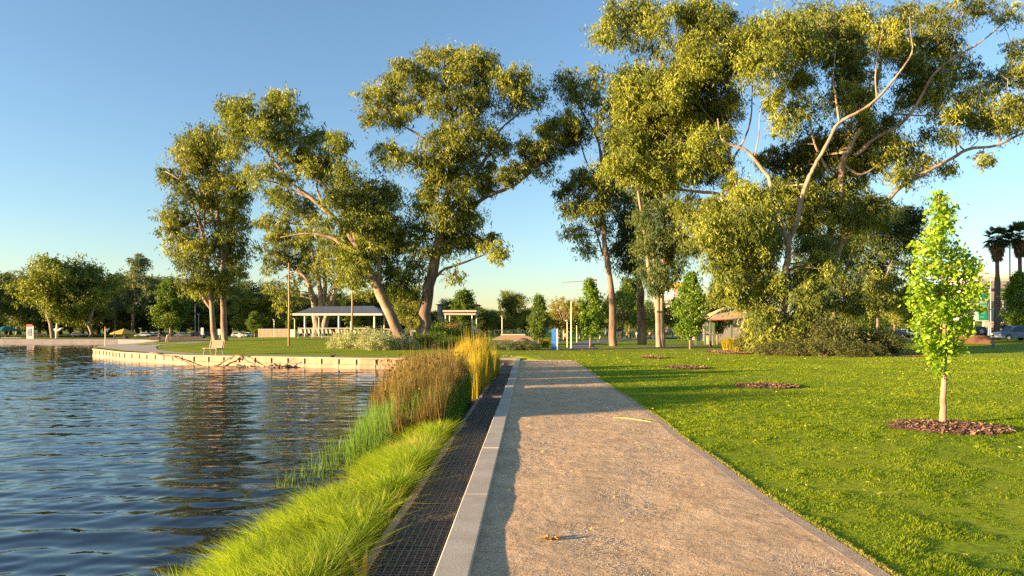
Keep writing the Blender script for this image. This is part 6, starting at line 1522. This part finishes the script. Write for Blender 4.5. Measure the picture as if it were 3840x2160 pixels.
# ------------------------------------------------------------------ people
def person(px, pyb, hpx, shirt, legs, label, pose='stand', face=0.0, Y=None):
    p = G(px, pyb) if Y is None else at(px, Y)
    root = thing('person', label, 'person', p, None)
    S = {'stand': [(0, 0, .93), (0, 0, 1.15), (0, .0, 1.42), (0, 0, 1.52), (0, .01, 1.66), (0, .01, 1.74)],
         'bend': [(0, 0, .90), (0, -.12, 1.08), (0, -.32, 1.24), (0, -.40, 1.30), (0, -.50, 1.36), (0, -.54, 1.40)],
         'sit': [(0, 0, .48), (0, .02, .70), (0, .0, .98), (0, -.01, 1.08), (0, -.02, 1.22), (0, -.02, 1.30)]}[pose]
    sh = Vector(S[2])
    legp = {'stand': [((.09, 0, .90), (.10, -.02, .48), (.10, .02, .08), (.10, -.12, .04)), ((-.09, 0, .90), (-.10, .02, .48), (-.11, .06, .08), (-.11, -.08, .04))],
            'bend': [((.09, 0, .88), (.11, -.10, .47), (.10, .04, .08), (.10, -.10, .04)), ((-.09, 0, .88), (-.12, .12, .46), (-.11, .24, .08), (-.11, .10, .04))],
            'sit': [((.09, 0, .46), (.12, -.42, .48), (.12, -.42, .08), (.12, -.54, .04)), ((-.09, 0, .46), (-.13, -.40, .48), (-.13, -.34, .08), (-.13, -.46, .04))]}[pose]
    armp = [((.19, sh.y, sh.z - .03), (.25, sh.y - .03, sh.z - .30), (.24, sh.y - .14, sh.z - .52), (.235, sh.y - .18, sh.z - .60)), ((-.19, sh.y, sh.z - .03), (-.25, sh.y + .02, sh.z - .30), (-.25, sh.y - .08, sh.z - .52), (-.245, sh.y - .11, sh.z - .60))]
    def skin(name, chains, m, par, extra=0):
        vs = []; es = []; rs = []
        for ch, rad, root_i in chains:
            prev = root_i
            for q, r in zip(ch, rad):
                vs.append(q); rs.append(r + extra)
                if prev is not None: es.append((prev, len(vs) - 1))
                prev = len(vs) - 1
        me = bpy.data.meshes.new(name); me.from_pydata([tuple(v) for v in vs], es, []); o = bpy.data.objects.new(name, me); COL.objects.link(o)
        md = o.modifiers.new('s', 'SKIN'); sv = me.skin_vertices[0].data
        for i, r in enumerate(rs): sv[i].radius = (r, r * .85)
        sv[0].use_root = True
        sb = o.modifiers.new('b', 'SUBSURF'); sb.levels = sb.render_levels = 1
        dg = bpy.context.evaluated_depsgraph_get(); nm = bpy.data.meshes.new_from_object(o.evaluated_get(dg)); bpy.data.objects.remove(o)
        nm.materials.clear(); nm.materials.append(m); nm.polygons.foreach_set('use_smooth', [True] * len(nm.polygons))
        o = bpy.data.objects.new(name, nm); COL.objects.link(o); o.parent = par; WL[o.name] = Vector((0, 0, 0)); return o
    torso = ([S[0], S[1], S[2], S[3], S[4], S[5]], [.15, .14, .16, .06, .10, .08], None)
    ch = [torso] + [(l, [.09, .065, .045, .04], 0) for l in legp] + [(a, [.06, .045, .033, .035], 2) for a in armp]
    skin('body', ch, M['skin'], root)
    skin('shirt', [([S[0], S[1], S[2]], [.155, .15, .165], None)] + [(a[:2], [.065, .055], 2) for a in armp], shirt, root, .014)
    skin('trousers', [([tuple(Vector(S[0]) + Vector((0, 0, .02))), tuple(Vector(S[0]) - Vector((0, 0, .04)))], [.15, .14], None)] + [(l[:3], [.095, .075, .055], 1) for l in legp], legs, root, .014)
    hd = Vector(S[4]); mb = MB(); mb.ball((hd.x, hd.y + .03, hd.z + .03), (.115, .12, .125), 8, 6); build_local('hair', mb, M['hair'], root)
    s = hpx / F * p.y / {'stand': 1.80, 'bend': 1.55, 'sit': 1.38}[pose]
    s = max(.5, min(1.25, s)); root.scale = (s, s, s); root.rotation_euler = (0, 0, face)
    return root
def build_local(name, mb, m, root):
    sv = WL[root.name]; WL[root.name] = Vector((0, 0, 0)); o = build(name, mb, m, root, smooth=True); WL[root.name] = sv; return o
def cloth(n, c): return mat('cloth_' + n, c, None, rough=.9)
K = {'white': cloth('white', (.7, .68, .66)), 'black': cloth('black', (.02, .02, .025)), 'red': cloth('red', (.5, .05, .06)), 'blue': cloth('blue', (.05, .10, .28)), 'orange': cloth('orange', (.7, .25, .1)), 'grey': cloth('grey', (.2, .2, .21)), 'brown': cloth('brown', (.16, .10, .07)), 'pink': cloth('pink', (.55, .35, .33))}
person(627, 1285, 36, K['white'], K['pink'], 'person in loose white top leaning forward on the far lawn path', 'bend', R(60))
person(598, 1280, 35, K['black'], K['black'], 'person in black standing behind the one in white', 'stand', R(200))
person(429, 1274, 26, K['black'], K['blue'], 'person in dark clothes standing left of the picnic table', 'stand', R(90), Y=101)
person(2250, 1283, 32, K['white'], K['grey'], 'person in white shirt sitting beside the grey park path', 'sit', R(-80))
person(2098, 1285, 36, K['black'], K['blue'], 'person in black top and blue trousers right of the totem sign', 'stand', R(40))
person(2120, 1278, 32, K['orange'], K['brown'], 'person in orange top between the totem sign and the lamps', 'stand', R(-30))
person(2178, 1265, 16, K['white'], K['grey'], 'person in white sitting on the lawn right of the lamp pair', 'sit', R(20))
person(2196, 1265, 15, K['brown'], K['brown'], 'person in brown sitting on the lawn next to the one in white', 'sit', R(-20))
for i, (px, c1, c2, lab) in enumerate(((2352, 'brown', 'black', 'leftmost of the group left of the rough dark trunk, in brown'), (2363, 'black', 'black', 'second of the group left of the rough dark trunk, all in black'), (2375, 'grey', 'black', 'third of the group near the rough dark trunk, in grey top'), (2387, 'white', 'grey', 'rightmost of the group near the rough dark trunk, in white top'), (2437, 'orange', 'black', 'person in orange between the rough and the pale trunks'), (2449, 'grey', 'blue', 'person in grey left of the pale forked trunk'), (2546, 'black', 'black', 'person in black right of the pale forked trunks'), (2571, 'black', 'blue', 'person in black and blue left of the bright green park tree trunk'), (2600, 'blue', 'black', 'person in blue right of the bright green park tree trunk'))):
    person(px, 1276, 32, K[c1], K[c2], lab, 'stand', R(37 * i), Y=96 + i % 3)
person(1806, 1256, 20, K['white'], K['pink'], 'person in white right of the flat shelter posts', 'stand', R(30), Y=112)
person(1790, 1256, 18, K['orange'], K['pink'], 'person in orange just right of the shelter posts', 'stand', R(-30), Y=112)
person(1818, 1256, 17, K['red'], K['grey'], 'person in red right of the one in white near the shelter', 'stand', R(70), Y=112)
person(1849, 1262, 24, K['black'], K['black'], 'person in black at the left end of the skate ramp railing', 'stand', R(100), Y=93)
person(1968, 1266, 22, K['black'], K['grey'], 'person in black crouching at the right end of the skate ramp', 'sit', R(100), Y=90)
person(1253, 1257, 24, K['red'], K['blue'], 'person in red sitting between the second and third seat blocks', 'sit', R(160), Y=76.3)
person(1440, 1245, 18, K['white'], K['blue'], 'person in white seen over the handrail left of the leaning trunk', 'stand', R(20), Y=84)
person(3725, 1307, 52, K['brown'], K['grey'], 'small child in brown top standing on the lawn before the brick planter', 'stand', R(15))
# keep no unused prototype in the scene
for k, p in list(PR.items()):
    if not p.get('_used', False):
        for c in list(p.children): bpy.data.objects.remove(c)
        bpy.data.objects.remove(p)
for o in COL.objects:
    for q in ('_h', '_used'):
        if q in o: del o[q]
